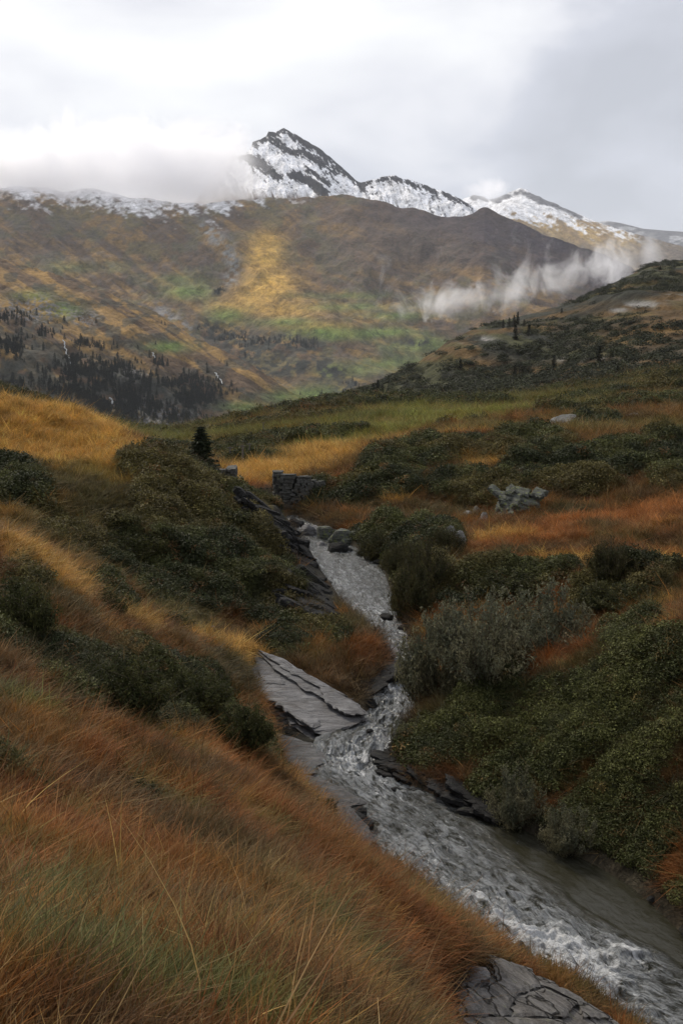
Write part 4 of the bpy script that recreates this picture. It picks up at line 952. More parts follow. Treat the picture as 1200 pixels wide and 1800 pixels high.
# the far wood on the valley side
c_ = bpy.data.collections.new('wood_tree')
for i, (t_, cr_) in enumerate(FARC): c_.objects.link(bpy.data.objects.new('wood_tree_%d' % i, cr_))
PROTO['wood_tree'] = (c_, 5)
def build_forest():
    pos = []
    V = sV.reshape(-1, 3); px = sPX.ravel(); py = sPY.ravel(); n2 = fbm(px/16, py/9, 4, 601)
    w = np.zeros(len(px))
    for x, y, rx, ry, k in ((230,690,150,26,1.2),(300,700,80,22,1.2),(150,655,80,22,.9),(120,680,60,30,.9),(320,730,40,16,.9),(200,720,60,30,.8),(30,690,60,30,.7),(60,590,60,12,.5),(250,640,60,12,.5),(20,560,40,20,.5),(330,680,40,18,.9),(160,610,50,14,.5),(0,620,50,30,.6)):
        w = np.maximum(w, k*np.exp(-(((px-x)/rx)**2+((py-y)/ry)**2)))
    pr = np.clip(w*1.3-.25, 0, 1)*sstep(.36, .56, n2)+.012*(py > 560)*(px < 420)*sstep(.45, .6, n2)
    area = V[:, 1]**2
    sel = rng.random(len(px)) < np.clip(pr*.42, 0, 1)
    A = V[sel]+rng.normal(size=(sel.sum(), 3))*np.array([5, 5, 0])
    V = mV.reshape(-1, 3); px = mPX.ravel(); py = mPY.ravel(); w = np.zeros(len(px))
    for x, y, rx, ry, k in ((365,580,26,12,.7),(400,592,34,12,.8),(450,603,45,12,.8),(500,600,34,10,.7),(540,606,30,9,1.0),(385,513,12,5,.9),(440,625,50,12,.5),(730,605,26,6,.5),(560,690,50,14,.4),(620,680,20,12,.6)):
        w = np.maximum(w, k*np.exp(-(((px-x)/rx)**2+((py-y)/ry)**2)))
    sel = rng.random(len(px)) < np.clip(w*1.2-.3, 0, 1)*.3
    B = V[sel]+rng.normal(size=(sel.sum(), 3))*np.array([8, 8, 0])
    A = np.concatenate([A, B]); n = len(A); s = rng.uniform(5, 11, n)*rng.choice([1, 1, 1, 1.5], n)
    scatter('forest', 'wood_tree', A-np.array([0, 0, 1.]), np.stack([0*s, 0*s, rng.uniform(0, 6.28, n)], 1), np.stack([s*1.3, s*1.3, s], 1), np.tile([.02, .025, .015], (n, 1)), 'dark conifer wood on the far side of the valley', 'forest')
    # bushes and heath clumps on the right hill
    V = hV.reshape(-1, 3); px = hPX.ravel(); py = hPY.ravel(); n2 = fbm(V[:, 0]/24, V[:, 2]/8, 4, 603)
    sel = (rng.random(len(px)) < .10*sstep(.42, .6, n2)) & (px < 1300) & (px > 560)
    A = V[sel]+rng.normal(size=(sel.sum(), 3))*np.array([1.5, 1.5, 0]); n = len(A); s = rng.uniform(1.0, 3.0, n)
    t = np.array([.030, .034, .018])*np.exp(.3*rng.normal(size=(n, 1)))
    scatter('scrub', 'leaf_clump', A, np.stack([0*s, 0*s, rng.uniform(0, 6.28, n)], 1), np.stack([s*1.3, s*1.3, s], 1), t, 'dark scrub dotting the right hill', 'scrub')
build_forest()
# ------------------------------------------------------------------ rocks
def plate_geo(O, n, th, jag, r, sub=7, rough=.25, K=5):
    """one split slab of rock: outline O (k,3) on its upper face, normal n, thickness th"""
    O = np.asarray(O, float); n = n/np.linalg.norm(n); k = len(O); out = []
    size = np.linalg.norm(O.max(0)-O.min(0)); cen = O.mean(0)
    for i in range(k):
        a, b = O[i], O[(i+1) % k]; L = np.linalg.norm(b-a); m = max(3, int(sub*L/size*3))
        for j in range(m):
            t = j/m; q = a*(1-t)+b*t; d = q-cen; d -= n*np.dot(d, n); d /= np.linalg.norm(d)+1e-9
            out.append(q+d*(jag*size*r.normal()*.5 if j else jag*size*r.normal()*.25))
    Ou = np.array(out); m = len(Ou); off = r.uniform(0, 100)
    rows = []
    for i in range(K+1):
        f = i/K; q = cen+(Ou-cen)*f
        nz = (fbm(q[:, 0]/(.30*size)+off, (q[:, 1]+q[:, 2])/(.30*size), 4, 3)-.5)*rough*size*.22
        edge = -(.22*th)*(f > .99)
        rows.append(q+n*(nz[:, None]+edge))
    side = Ou+ (Ou-cen)*.015; j1 = r.normal(size=(m, 1))*.02*size
    rows.append(rows[-1]*0+side-n*th*.35+(Ou-cen)/np.linalg.norm(Ou-cen, axis=1, keepdims=True)*j1)
    rows.append(side-n*th*.7+(Ou-cen)/np.linalg.norm(Ou-cen, axis=1, keepdims=True)*(j1*.3-.01*size))
    rows.append(cen+(Ou-cen)*.96-n*th); rows.append(cen+(Ou-cen)*.01-n*th)
    V = np.concatenate(rows); nr = len(rows)
    i = np.arange(nr-1)[:, None]*m+np.arange(m)[None]; j = np.arange(nr-1)[:, None]*m+(np.arange(m)[None]+1) % m
    return V, np.stack([i, j, j+m, i+m], -1).reshape(-1, 4)
def join(geos):
    VV, FF, o = [], [], 0
    for V, Fc in geos: VV.append(V); FF.append(Fc+o); o += len(V)
    return np.concatenate(VV), np.concatenate(FF)
def rock(name, geos, mat, label, cat='rock', group=None, smooth=False):
    V, Fc = join(geos); me = mesh_np(name, V, Fc, smooth); c = V.mean(0)
    return tag(link(name, me, mat), label, cat, group)
def strata(O, n, th, layers, r, jag=.02, step=(0, 0, 0), shrink=(.93, 1.06), rough=.2):
    g = []; O = np.asarray(O, float); cen = O.mean(0)
    for i in range(layers):
        f = 1 if i == 0 else r.uniform(*shrink); t = th*r.uniform(.6, 1.4)
        Oi = cen+(O-cen)*f+np.asarray(step)*i-n*0
        g.append(plate_geo(Oi, n, t, jag, r, rough=rough if i == 0 else .08)); O = O-n*(t*.93); cen = O.mean(0)
    return g
def build_rocks():
    r = np.random.default_rng(77)
    # the big tilted slab by the rapids
    ref = SLAB_MAIN[0]; O, n = plane_pts(*SLAB_MAIN)
    g = strata(O, n, .085, 9, r, .012, (-.015, -.02, 0), (.95, 1.03), .10)
    O2, n2 = plane_pts(ref, [(453,1150),(512,1174),(560,1204),(626,1240),(642,1258),(600,1246),(540,1216),(490,1186)])
    g.append(plate_geo(O2+n2*.085, n2, .08, .012, r, rough=.08))
    for pl_, lift in (([(453,1150),(500,1168),(560,1204),(612,1233),(560,1214),(500,1184)], .15), ([(446,1196),(490,1222),(560,1268),(548,1282),(500,1250),(452,1218)], .05), ([(560,1208),(630,1246),(640,1262),(606,1262),(570,1240)], .13)):
        q4, n4 = plane_pts(ref, pl_); g.append(plate_geo(q4+n4*lift, n4, .07, .025, r, rough=.15))
    O3, n3 = plane_pts(ref, [(452,1178),(490,1186),(500,1204),(468,1202)]); g.append(plate_geo(O3+n3*.03, n3, .04, .02, r, rough=.1))
    rock('rock_slab', g, M_SCHIST, 'big grey layered slab of rock tilted into the rapids below the dark slope')
    # ledges stepping down to the water on the left
    for (ref, pl), lab in zip(LEDGES, ('flat grey rock ledge just below the big tilted slab', 'long pointed rock ledge halfway down the left bank', 'lowest rock ledge on the left bank, where the rusty grass reaches the water')):
        O, n = plane_pts(ref, pl); rock('rock_ledge', strata(O, n, .07, 6, r, .02, (.01, -.03, 0), (.94, 1.08), .2), M_LEDGE, lab, 'rock', 'rock ledges along the left bank')
    O, n = plane_pts([(355,1265,17),(400,1285,16.3),(360,1285,16)], [(352,1266),(380,1268),(404,1282),(396,1290),(368,1284)])
    rock('rock', strata(O+n*.1, n, .06, 3, r, .02), M_SCHIST, 'small grey rock showing between shrubs above the ledges')
    # cracked slab in the near corner
    ref = SLAB_NEAR[0]; O, n = plane_pts(*SLAB_NEAR)
    g = strata(O+n*.06, n, .10, 7, r, .012, (.02, -.01, 0), (.97, 1.05), .06)
    for pl in ([(855,1690),(930,1714),(945,1745),(900,1760),(868,1738)], [(800,1752),(870,1742),(902,1764),(880,1800),(800,1800)], [(905,1764),(950,1748),(1010,1775),(985,1800),(890,1802)], [(800,1806),(885,1804),(980,1806),(1000,1860),(810,1860)], [(945,1742),(990,1750),(1070,1800),(1020,1800),(1010,1770)]):
        q, _ = plane_pts(ref, pl); c = q.mean(0); q = c+(q-c)*.975; g.append(plate_geo(q+n*(.075+.03*r.random()), n, .06, .012, r, rough=.10))
    rock('cracked_slab', g, M_SLAB, 'broken grey-brown flagstone outcrop at the water in the bottom corner')
    for px, py, w, lab in ((812,1722,.30,'small flat stone half buried in rusty grass above the cracked slab'),(705,1682,.14,'little stone in the rusty grass up from the cracked slab'),(350,1106,.45,'thin pale stone lying in grass on the crest of the golden strip'),(572,1118,.5,'pale stone in the grass behind the big tilted slab'),(588,1110,.3,'smaller pale stone at the water behind the big tilted slab')):
        c = hit(px, py)+np.array([0, 0, .05]); a = r.uniform(0, 6.28, 7); a.sort(); O = c+np.stack([np.cos(a)*w, np.sin(a)*w*.6, 0*a+np.cos(a)*w*.1], 1)
        rock('stone', strata(O, np.array([.1, -.25, 1.]), .05, 2, r, .03), M_SCHIST, lab, 'stone')
    # layered cliff where the dark slope meets the stream
    g = []
    spine = np.array([(455,890),(480,905),(508,928),(530,952),(540,985),(556,1012),(570,1040),(580,1066),(582,1088)], float)
    for i in range(110):
        f = (i+.5)/110*(len(spine)-1); k = int(f); q = spine[k]+(spine[min(k+1, len(spine)-1)]-spine[k])*(f-k); wd_ = 12+34*(i/110)
        px = q[0]+r.uniform(-wd_, 7); py = q[1]+r.uniform(-5, 5); e = hit(px, py)
        if e[1] > 41 or e[1] < 26: e = P(px, py, 39-.045*max(0, py-900))
        e = e*(1-.25/e[1])+np.array([.05, 0, .04])
        d = np.array([.84, -.18, -.38])+r.normal(size=3)*np.array([.12, .22, .13]); d /= np.linalg.norm(d); s = np.array([.25, 1., -.22+.16*r.normal()]); s -= d*np.dot(s, d); s /= np.linalg.norm(s); n = np.cross(d, s); n = n if n[2] > 0 else -n
        L = r.uniform(.3, 1.2); wd = r.uniform(.2, .6)
        O = np.array([e+d*.25+s*wd*.3, e+d*.1-s*wd*.45, e-d*L*.5-s*wd*.7, e-d*L-s*wd*.5, e-d*L+s*wd, e-d*.3+s*wd]); g.append(plate_geo(O, n, r.uniform(.08, .34), .04, r, rough=.15))
    for k in range(len(spine)-1):      # the bedrock behind the split layers
        a_ = hit(spine[k][0]-12, spine[k][1]+3); b_2 = hit(spine[k+1][0]-12, spine[k+1][1]+3)
        if a_[1] > 41 or a_[1] < 26: a_ = P(spine[k][0]-12, spine[k][1]+3, 39-.045*max(0, spine[k][1]-900))
        if b_2[1] > 41 or b_2[1] < 26: b_2 = P(spine[k+1][0]-12, spine[k+1][1]+3, 39-.045*max(0, spine[k+1][1]-900))
        d = b_2-a_; w_ = np.array([.5, .15, 0.]); dn = np.array([0, 0, -.12]); nn_ = np.cross(d, w_); nn_ = nn_ if nn_[2] > 0 else -nn_
        g.append(plate_geo(np.array([a_-d*.3-w_, b_2+d*.3-w_, b_2+d*.3+w_*.5, a_-d*.3+w_*.5])+dn, nn_, .5, .02, r, rough=.08))
    rock('rock_cliff', g, M_SCHISTD, 'dark layered rock cliff where the shaded slope drops to the stream')
    # strata under the grassy point
    g = []
    for px, py, Y in ((620,1214,23.3),(640,1207,23.5),(660,1200,23.7),(680,1192,23.9),(650,1212,23.2),(690,1183,24.3)):
        for k in range(2):
            e = P(px+r.uniform(-5, 5), py-4*k, Y); d = np.array([.8, .25, .28]); d /= np.linalg.norm(d); s = np.array([-.3, 1, 0]); n = np.cross(d, s); n = n if n[2] > 0 else -n
            O = np.array([e-d*.35-s*.25, e+d*.35-s*.2, e+d*.4+s*.5, e-d*.4+s*.5]); g.append(plate_geo(O, n, .08, .03, r))
    rock('rock_shelf', g, M_SCHISTD, 'thin tilted rock layers under the rusty grass point in midstream')
    # rocky point on the right bank
    g = []
    for px, py, Y in ((692,1338,19.0),(715,1335,19.3),(745,1342,19.2),(700,1352,18.7),(722,1358,18.5),(752,1364,18.3),(785,1362,18.4),(815,1372,18.1),(842,1382,17.8),(790,1384,17.7),(825,1398,17.3),(850,1408,17.1),(770,1345,19.0),(805,1352,18.7),(835,1365,18.3),(865,1400,17.4),(868,1422,16.9)):
        for k in range(3):
            e = P(px, py+8*k-8, Y-.12*k); d = np.array([.93, -.25+.1*r.normal(), -.22+.12*r.normal()]); d /= np.linalg.norm(d); s = np.array([.2, 1, -.12]); s -= d*np.dot(s, d); s /= np.linalg.norm(s); n = np.cross(d, s); n = n if n[2] > 0 else -n
            L = r.uniform(.25, .5); w = r.uniform(.2, .35)
            O = np.array([e-d*L-s*w*.6, e-s*w, e+d*L-s*w*.7, e+d*L*1.1+s*w, e+s*w*1.3, e-d*L+s*w]); g.append(plate_geo(O, n, r.uniform(.05, .11), .03, r))
    rock('rock_point', g, M_SCHISTD, 'dark folded rock layers at the foot of the green mound on the right bank')
    # boulders
    def boulder(c, sx, sy, sz, seed, tilt=0.):
        rr = np.random.default_rng(seed); th = np.linspace(0, np.pi, 14); ph = np.linspace(0, 2*np.pi, 24, endpoint=False)
        D = np.stack([np.sin(th)[:, None]*np.cos(ph), np.sin(th)[:, None]*np.sin(ph), np.cos(th)[:, None]+0*ph], -1).reshape(-1, 3)
        rad = np.full(len(D), 1.25)
        for _ in range(15):      # cut facets
            m = rr.normal(size=3); m /= np.linalg.norm(m); rad = np.minimum(rad, rr.uniform(.72, 1.0)/np.maximum(D @ m, 1e-3))
        V = D*rad[:, None]*(1+.05*(fbm(D[:, 0]*3+seed, D[:, 1]*3+D[:, 2]*2, 3, 5)-.5))[:, None]*np.array([sx, sy, sz])
        V[:, 2] += V[:, 0]*tilt; nr = len(th); nc = len(ph)
        i = np.arange(nr-1)[:, None]*nc+np.arange(nc)[None]; j = np.arange(nr-1)[:, None]*nc+(np.arange(nc)[None]+1) % nc
        return V+c, np.stack([i, i+nc, j+nc, j], -1).reshape(-1, 4)
    def put(name, px, py, Y, wpx, hpx, mat, lab, group=None, tilt=0., dz=.0):
        c = P(px, py, Y); k = Y/F; sx = wpx*k*.5; sz = hpx*k*.75; q = int(px*7+py); rr = np.random.default_rng(q); c = c+np.array([0, 0, dz-sz*.25])
        gs = [boulder(c+np.array([-.25*sx, 0, 0]), sx*.72, sx*.6, sz, q, tilt)]
        if wpx > 20:
            gs.append(boulder(c+np.array([.5*sx, .1*sx, -.12*sz]), sx*.55, sx*.5, sz*.75, q+1, tilt)); gs.append(boulder(c+np.array([rr.uniform(-.3, .3)*sx, -.35*sx, -.35*sz]), sx*.5, sx*.4, sz*.6, q+2, tilt))
        return rock(name, gs, mat, lab, 'boulder', group)
    UG = 'rocks the stream comes out from'
    for px, py, Y, w, h, m, lab in ((545,930,44,40,18,M_SCHIST,'grey boulder in the stream below the ruined wall'),(520,918,46,30,16,M_SCHISTD,'dark boulder at the foot of the ruined wall'),(575,935,43,44,26,M_LICHEN,'lichen-grey boulder right of the stream mouth'),(610,945,42,60,36,M_LICHEN,'largest lichen-spotted boulder at the stream mouth'),
        (655,935,42.5,70,26,M_LICHEN,'long lichen-green rock on the bank behind the dark bushes'),(690,922,43.5,50,20,M_LICHEN,'flat lichen-green rock above the dark bushes'),(600,968,40.2,50,26,M_SCHISTD,'dark wet boulder at the water by the stream mouth'),(640,975,39.6,40,22,M_SCHISTD,'dark boulder beneath the low bush at the stream mouth'),(565,958,41.5,22,10,M_SCHIST,'small grey rock breaking the water at the stream mouth'),(535,948,42.5,18,8,M_SCHIST,'smallest rock breaking the water near the cliff')):
        put('boulder', px, py, Y, w, h, m, lab, UG)
    OG = 'loose blocks at the rusty meadow'
    for px, py, w, h, m, lab, tl in ((795,942,46,34,M_BOULDER,'pale rounded rock behind the twiggy bush at the meadow edge',0),(822,908,38,14,M_BOULDER,'pale flat block left of the lichen outcrop',.5),(838,898,26,14,M_BOULDER,'small pale block behind the flat one',.4),(852,914,20,28,M_BOULDER,'upright pale block leaning by the lichen outcrop',.8),(868,932,24,8,M_BOULDER,'low pale stone at the edge of the rusty meadow',0)):
        c = hit(px, py+h*.3); put('block', px, py, c[1]+.1, w, h, m, lab, OG, tl)
    # lichen outcrop: stack of leaning plates
    g = []; Y0 = hit(912, 915)[1]
    for i in range(26):
        px = 872+88*r.random(); py = 858+54*r.random()
        if px > 925 and py > 880: px -= 45
        e = P(px, py, Y0+(912-py)*.02); d = np.array([.9, .25*r.normal(), .32*r.normal()-.08]); d /= np.linalg.norm(d); s = np.array([0, 1, .35]); s -= d*np.dot(s, d); s /= np.linalg.norm(s); n = np.cross(d, s); n = n if n[2] > 0 else -n
        L = r.uniform(.25, .6); O = np.array([e-d*L-s*.3, e+d*L-s*.35, e+d*L*1.15+s*.5, e-d*L+s*.5]); g.append(plate_geo(O, n, r.uniform(.12, .3), .04, r))
    rock('rock_outcrop', g, M_LICHEN, 'stack of lichen-green broken slabs on the dark heath above the rusty meadow', 'outcrop')
    # pale outcrops on the heath
    for px, py, w, h, lab in ((1000,742,62,26,'large pale boulder on the heath under the right hill'),(1118,730,40,10,'low pale outcrop on the heath, right of the large boulder'),(1090,770,24,6,'flat grey stone on the dark heath below the low outcrop'),(1170,790,40,14,'grey slab on the dark heath at the right edge'),(1140,806,30,7,'thin grey slab just below the one at the right edge'),(1190,775,24,8,'pale stone above the grey slab at the right edge')):
        c = hit(px, py+h*.35); put('boulder', px, py, c[1]+.3, w, h, M_BOULDER, lab, 'pale boulders on the heath')
    g = 0
    for px, py, w in ((803,716,8),(735,764,5),(760,704,5),(770,712,5),(880,716,5),(857,700,5),(905,706,5),(1135,702,5),(1175,690,6),(1060,720,6),(945,756,6),(640,788,5),(690,715,4),(865,710,4),(1030,700,4),(985,727,4)):
        c = hit(px, py); put('stone', px, py, c[1], w, w*.6, M_BOULDER, 'white stone speck lying on the far heath', 'white stones on the far heath', 0, .05)
    put('boulder', 525, 717, hit(525, 719)[1], 30, 14, M_SCHISTD, 'flat dark rock on the far meadow skyline')
    for px, py, w, lab in ((695,1392,9,'small dark stone in the rapids off the rocky point'),(650,1288,7,'dark stone awash at the tip of the big tilted slab'),(680,1088,14,'dark stone at the far bend under the tall dark bush')):
        q = water_pt(px, py); k = q[1]/F; rock('stone', [boulder(np.array([q[0], q[1], Zw(q[1])+.05]), w*k*.9, w*k*.7, w*k*.5, int(px))], M_SCHISTD, lab, 'stone')
    # stones along the water's edge
    rs = np.random.default_rng(91); k = 0
    for E in (EDGE_L, EDGE_R):
        e = np.array(E, float)[2:-2]
        for i in range(26 if E is EDGE_R else 14):
            f = rs.uniform(0, len(e)-1.01); a = int(f); q = e[a]+(e[a+1]-e[a])*(f-a); w2 = water_pt(q[0]+rs.uniform(-4, 14)*(1 if E is EDGE_R else -1), q[1]); sz = rs.uniform(.07, .24)
            rock('stone', [boulder(np.array([w2[0], w2[1], Zw(w2[1])+.06]), sz, sz*.8, sz*.6, 900+k)], M_SCHISTD, "small dark wet stone at the water's edge", 'stone', "small wet stones along the water's edge"); k += 1
build_rocks()

# ------------------------------------------------------------------ ruined dry-stone walls
def dry_wall(path, height, thick, label, seed):
    r = np.random.default_rng(seed); path = np.array(path, float); s = np.concatenate([[0], np.cumsum(np.hypot(*np.diff(path[:, :2], axis=0).T))]); Lt = s[-1]
    o = empty('ruined_wall', tuple(path[0])); g = []; cop = []; z = -.5; base = path[:, 2]
    def at_(t): return np.array([np.interp(t, s, path[:, k]) for k in range(3)])
    while True:
        ch = r.uniform(.08, .17); t = -r.uniform(0, .2); top = z+ch
        if z > height: break
        while t < Lt:
            w = r.uniform(.2, .55); t1 = min(t+w, Lt); t0 = max(t, 0)
            if t1-t0 > .05:
                a, b = at_(t0), at_(t1); d = (b-a)/max(np.linalg.norm(b-a), 1e-6); nn = np.array([d[1], -d[0], 0]); lim = height*(1-.08*float(vnoise(t0*.9, seed, 3))-.30*(t0/Lt)**3)
                if top < lim+.05:
                    for f, m in ((0, 1),):
                        j = r.normal(size=3)*.012; p0 = a+d*.008; p1 = b-d*.008; zz0 = np.array([0, 0, z+.006]); zz1 = np.array([0, 0, top-.006]); out = nn*(thick*.5+r.uniform(-.02, .035)); bk = -nn*(thick*.5+r.uniform(-.02, .035))
                        V = np.array([p0+out+zz0, p1+out+zz0, p1+bk+zz0, p0+bk+zz0, p0+out+zz1, p1+out+zz1, p1+bk+zz1, p0+bk+zz1])+r.normal(size=(8, 3))*.012
                        (cop if top > lim-.13 else g).append((V, np.array([[0,1,5,4],[1,2,6,5],[2,3,7,6],[3,0,4,7],[4,5,6,7],[3,2,1,0]])))
            t += w
        z = top
    for nm, q in (('masonry', g), ('coping', cop)):
        if q:
            V, Fc = join(q); me = mesh_np(nm, V-path[0], Fc, False); link(nm, me, M_WALL, o)
    return tag(o, label, 'wall')
def gp(px, Y, dz=0):
    x = (px-CX)/F*Y*1.0; return [x, Y, float(gz(x, Y))*0+dz]
zb = P(500, 906, 50)[2]
dry_wall([gp(489, 51.0, zb), gp(487, 50.5, zb), gp(489, 50.0, zb), gp(520, 49.8, zb), gp(545, 50.2, zb), gp(566, 50.9, zb)], P(500, 830, 50)[2]-zb, .5, 'ruined dry-stone wall on the right of the stream, its end face rising from rocks', 11)
zb2 = P(390, 858, 52)[2]
dry_wall([gp(358, 52.6, zb2), gp(380, 52.2, zb2), gp(404, 52, zb2), gp(407, 53.5, zb2), gp(408, 56, zb2)], P(390, 823, 52)[2]-zb2, .5, 'stump of dry-stone wall beside the spruce, half hidden by the green mound', 12)

# ------------------------------------------------------------------ utility poles, dry flower stalks, waterfalls
def pole(px, py0, py1, label):
    c = hit(px, py0); h = (py0-py1)*float(np.dot(c, FWD))/F; o = empty('utility_pole', tuple(c))
    V, Fc = tubes([(np.array([[0, 0, -.4], [0, 0, h*.5], [.01*h, 0, h]]), np.array([.08, .07, .055]))], 8); link('post', mesh_np('post', V, Fc), M_POLE, o)
    V, Fc = tubes([(np.array([[-.24, 0, h*.94], [.24, 0, h*.94]]), np.array([.035, .035]))], 6); link('crossarm', mesh_np('crossarm', V, Fc, False), M_POLE, o)
    tag(o, label, 'pole', 'utility poles across the far meadow')
pole(427, 820, 782, 'tallest thin utility pole standing in the golden meadow past the spruce')
pole(439, 806, 779, 'utility pole just behind the tallest one in the golden meadow')
pole(405, 806, 786, 'short far utility pole left of the tallest one')
pole(463, 764, 742, 'utility pole on the far green meadow, alone between the two groups')
pole(477, 728, 706, 'left one of two tiny utility poles on the far meadow skyline')
pole(484, 727, 709, 'right one of two tiny utility poles on the far meadow skyline')
def umbel(px, py, top, label, seed):
    r = np.random.default_rng(seed); c = hit(px, py); h = (py-top)*float(np.dot(c, FWD))/F; o = empty('dry_flower_stalk', tuple(c))
    V, Fc = tubes([(np.array([[0, 0, -.05], [.01, 0, h*.5], [.02, .01, h]]), np.array([.009, .008, .006]))], 5); link('stem', mesh_np('stem', V, Fc), M_DRY, o)
    ps = []
    for hc, R_ in ((h, .15), (h*.86, .09)):
        for i in range(12):
            a = i*.55+r.random(); e = np.array([math.cos(a)*R_, math.sin(a)*R_, hc+.07+.04*r.random()]); ps.append((np.array([[.02, .01, hc*.97], e*.6+np.array([0, 0, hc*.39]), e]), np.array([.003, .003, .003])))
            for k in range(5): ps.append((np.array([e, e+r.normal(size=3)*.02+np.array([0, 0, .03])]), np.array([.003, .008])))
    V, Fc = tubes(ps, 4); link('flower_head', mesh_np('flower_head', V, Fc), M_DRY, o); tag(o, label, 'flower', 'dry flower stalks')
umbel(218, 1182, 1124, 'dry umbrella-headed flower stalk over the shrubs, the left and higher of two', 21)
umbel(243, 1198, 1142, 'dry umbrella-headed flower stalk over the shrubs, the right and lower of two', 22)

def fall(pts_, w, label):
    b3 = []
    for px, py in pts_: b3.append(sheet_pt(sV, sPX, sPY, px, py)+np.array([0, -4, 2.5]))
    b3 = np.array(b3); t = np.linspace(0, 1, 40); tt = np.linspace(0, 1, len(b3)); q = np.stack([np.interp(t, tt, b3[:, k]) for k in range(3)], 1)
    q[:, 0] += (fbm(t*9, t*0+w, 3, 701)-.5)*8
    V, Fc = tubes([(q, w*.62*(.25+1.1*vnoise(t*14, t*0+w*3, 703)))], 6); o = link('waterfall', mesh_np('waterfall', V, Fc), M_FALL); tag(o, label, 'waterfall', 'waterfalls on the far valley side')
b_ = NB('falling_water'); b_.principled((.42, .44, .45), .6); M_FALL = b_.m
fall([(114,596),(118,612),(124,626),(130,641)], 1.5, 'thin white waterfall dropping above the dark wood')
fall([(376,655),(383,662),(390,673)], 1.5, 'short white cascade on the slope right of the dark wood')
fall([(199,700),(205,710),(210,718),(222,735)], 1.8, 'broken white cascade running through the dark wood')
fall([(268,618),(274,627)], 1.2, 'tiny white fall above the middle of the dark wood')

# ------------------------------------------------------------------ mist and haze
def box_mesh(name, lo, hi):
    x0, y0, z0 = lo; x1, y1, z1 = hi
    V = [(x0,y0,z0),(x1,y0,z0),(x1,y1,z0),(x0,y1,z0),(x0,y0,z1),(x1,y0,z1),(x1,y1,z1),(x0,y1,z1)]
    return mesh_np(name, V, [[3,2,1,0],[4,5,6,7],[0,1,5,4],[1,2,6,5],[2,3,7,6],[3,0,4,7]], False)
def mist_volume(name, lo, hi, build, label):
    lo = np.array(lo); hi = np.array(hi); c = (lo+hi)/2; o = link(name, box_mesh(name, lo-c, hi-c)); o.location = c
    b = NB(name); o.data.materials.append(b.m); g = b.coord('Generated'); w = b.coord('Object')
    sx = b.n('ShaderNodeSeparateXYZ'); b.l(g, sx.inputs[0])
    den = build(b, sx.outputs['X'], sx.outputs['Y'], sx.outputs['Z'], w)
    pv = b.n('ShaderNodeVolumePrincipled'); pv.inputs['Color'].default_value = (.97, .975, 1, 1); pv.inputs['Anisotropy'].default_value = .35
    b.l(den, pv.inputs['Density']); b.l(pv.outputs[0], b.out.inputs['Volume'])
    return tag(o, label, 'mist', None, 'stuff')
def wisps(b, x, y, z, w):
    mp = b.n('ShaderNodeMapping'); b.l(w, mp.inputs['Vector']); mp.inputs['Scale'].default_value = (1, .6, .72); mp.inputs['Rotation'].default_value = (0, R(30), 0)
    n = b.noise(.0125, 7, .68, mp.outputs[0], 1.0); n2 = b.noise(.0048, 3, .5, mp.outputs[0], .5)
    # the core climbs to the right; torn plumes reach upward from it
    cz = b.math('MULTIPLY_ADD', x, .40, .20)
    dz = b.math('SUBTRACT', z, cz)
    v = b.math('MINIMUM', b.mapr(dz, -.26, -.06, 0, 1), b.mapr(dz, .08, .78, 1, 0))
    ex = b.math('MULTIPLY', b.mapr(x, .01, .10), b.mapr(x, .88, .99, 1, 0)); ey = b.math('MULTIPLY', b.mapr(y, 0, .25), b.mapr(y, .75, 1, 1, 0))
    f = b.math('MULTIPLY', v, b.math('MULTIPLY', ex, ey))
    s = b.math('ADD', b.math('MULTIPLY_ADD', n, 2.1, -.55), b.math('MULTIPLY', b.math('SUBTRACT', n2, .5), 1.3))
    thr = b.math('MULTIPLY_ADD', f, -.42, .90)
    d = b.mapr(b.math('SUBTRACT', s, thr), 0, .55, 0, .014)
    return b.math('MULTIPLY', d, b.mapr(f, 0, .2))
A = P(635, 580, 2750); B = P(1150, 395, 2750)
mist_volume('mist', (A[0], 2600, A[2]), (B[0], 2900, B[2]), wisps, 'torn white mist drifting along the dark mountain side')
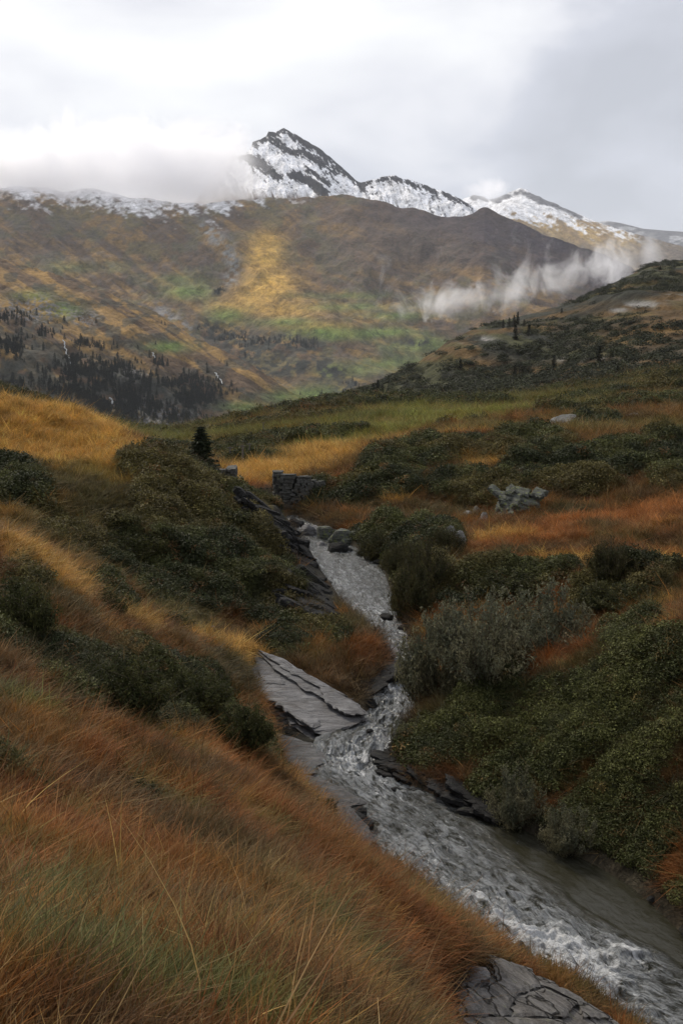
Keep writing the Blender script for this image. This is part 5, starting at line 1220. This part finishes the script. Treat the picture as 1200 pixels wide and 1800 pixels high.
def bank(b, x, y, z, w):
    n = b.noise(.0050, 6, .62, w, .9); n2 = b.noise(.0010, 2, .5, w)
    low = b.mapr(b.math('ADD', z, b.math('MULTIPLY', b.math('SUBTRACT', x, .37), .42)), .20, .46); top = b.mapr(z, .50, .97, 1, 0); ex = b.math('MULTIPLY', b.mapr(x, 0, .06), b.mapr(x, .76, .95, 1, 0)); ey = b.math('MULTIPLY', b.mapr(y, 0, .2), b.mapr(y, .8, 1, 1, 0))
    f = b.math('MULTIPLY', b.math('MULTIPLY', low, top), b.math('MULTIPLY', ex, ey))
    s = b.math('ADD', b.math('MULTIPLY_ADD', n, 1.8, -.4), b.math('MULTIPLY', b.math('SUBTRACT', n2, .5), .9))
    thr = b.math('MULTIPLY_ADD', f, -.82, .84)
    return b.math('MULTIPLY', b.mapr(b.math('SUBTRACT', s, thr), 0, .40, 0, .010), b.mapr(f, 0, .1))
A = P(-330, 395, 4000); B = P(560, 175, 4000)
mist_volume('cloud_bank', (A[0], 3820, A[2]), (B[0], 4420, B[2]), bank, 'grey cloud swallowing the left part of the mountain ridge')
def puff(b, x, y, z, w):
    n = b.noise(.0040, 5, .58, w, .6)
    dx = b.math('MULTIPLY', b.math('SUBTRACT', x, .5), 2); dy = b.math('MULTIPLY', b.math('SUBTRACT', y, .5), 2); dz = b.math('MULTIPLY', b.math('SUBTRACT', z, .5), 2)
    rr = b.math('SQRT', b.math('ADD', b.math('ADD', b.math('MULTIPLY', dx, dx), b.math('MULTIPLY', dy, dy)), b.math('MULTIPLY', dz, dz)))
    f = b.mapr(rr, .15, 1, 1, 0); thr = b.math('MULTIPLY_ADD', f, -.55, .82)
    return b.math('MULTIPLY', b.mapr(b.math('SUBTRACT', n, thr), 0, .3, 0, .010), b.mapr(f, 0, .12))
A = P(1085, 500, 3250); B = P(1175, 385, 3250)
mist_volume('mist', (A[0], 3050, A[2]), (B[0], 3320, B[2]), puff, 'upright puff of mist at the end of the dark mountain side')
A = P(780, 375, 6000); B = P(940, 290, 6000)
mist_volume('cloud_bank', (A[0], 5750, A[2]), (B[0], 6250, B[2]), puff, 'small cloud clinging to the farther snowy ridge')
zt = float(max(mV[..., 2].max(), P(499, 225, 4600)[2], P(905, 330, 6200)[2]))+60
hz = link('haze', box_mesh('haze', (-5200, -60, -1400), (5200, 10500, max(zt, 1500)))); b_ = NB('haze')
pv = b_.n('ShaderNodeVolumePrincipled'); pv.inputs['Color'].default_value = (.86, .92, 1, 1); pv.inputs['Density'].default_value = 2.8e-5; pv.inputs['Anisotropy'].default_value = 0.0
b_.l(pv.outputs[0], b_.out.inputs['Volume']); hz.data.materials.append(b_.m); tag(hz, 'thin blue-grey air between the near slopes and the mountain', 'haze', None, 'stuff')
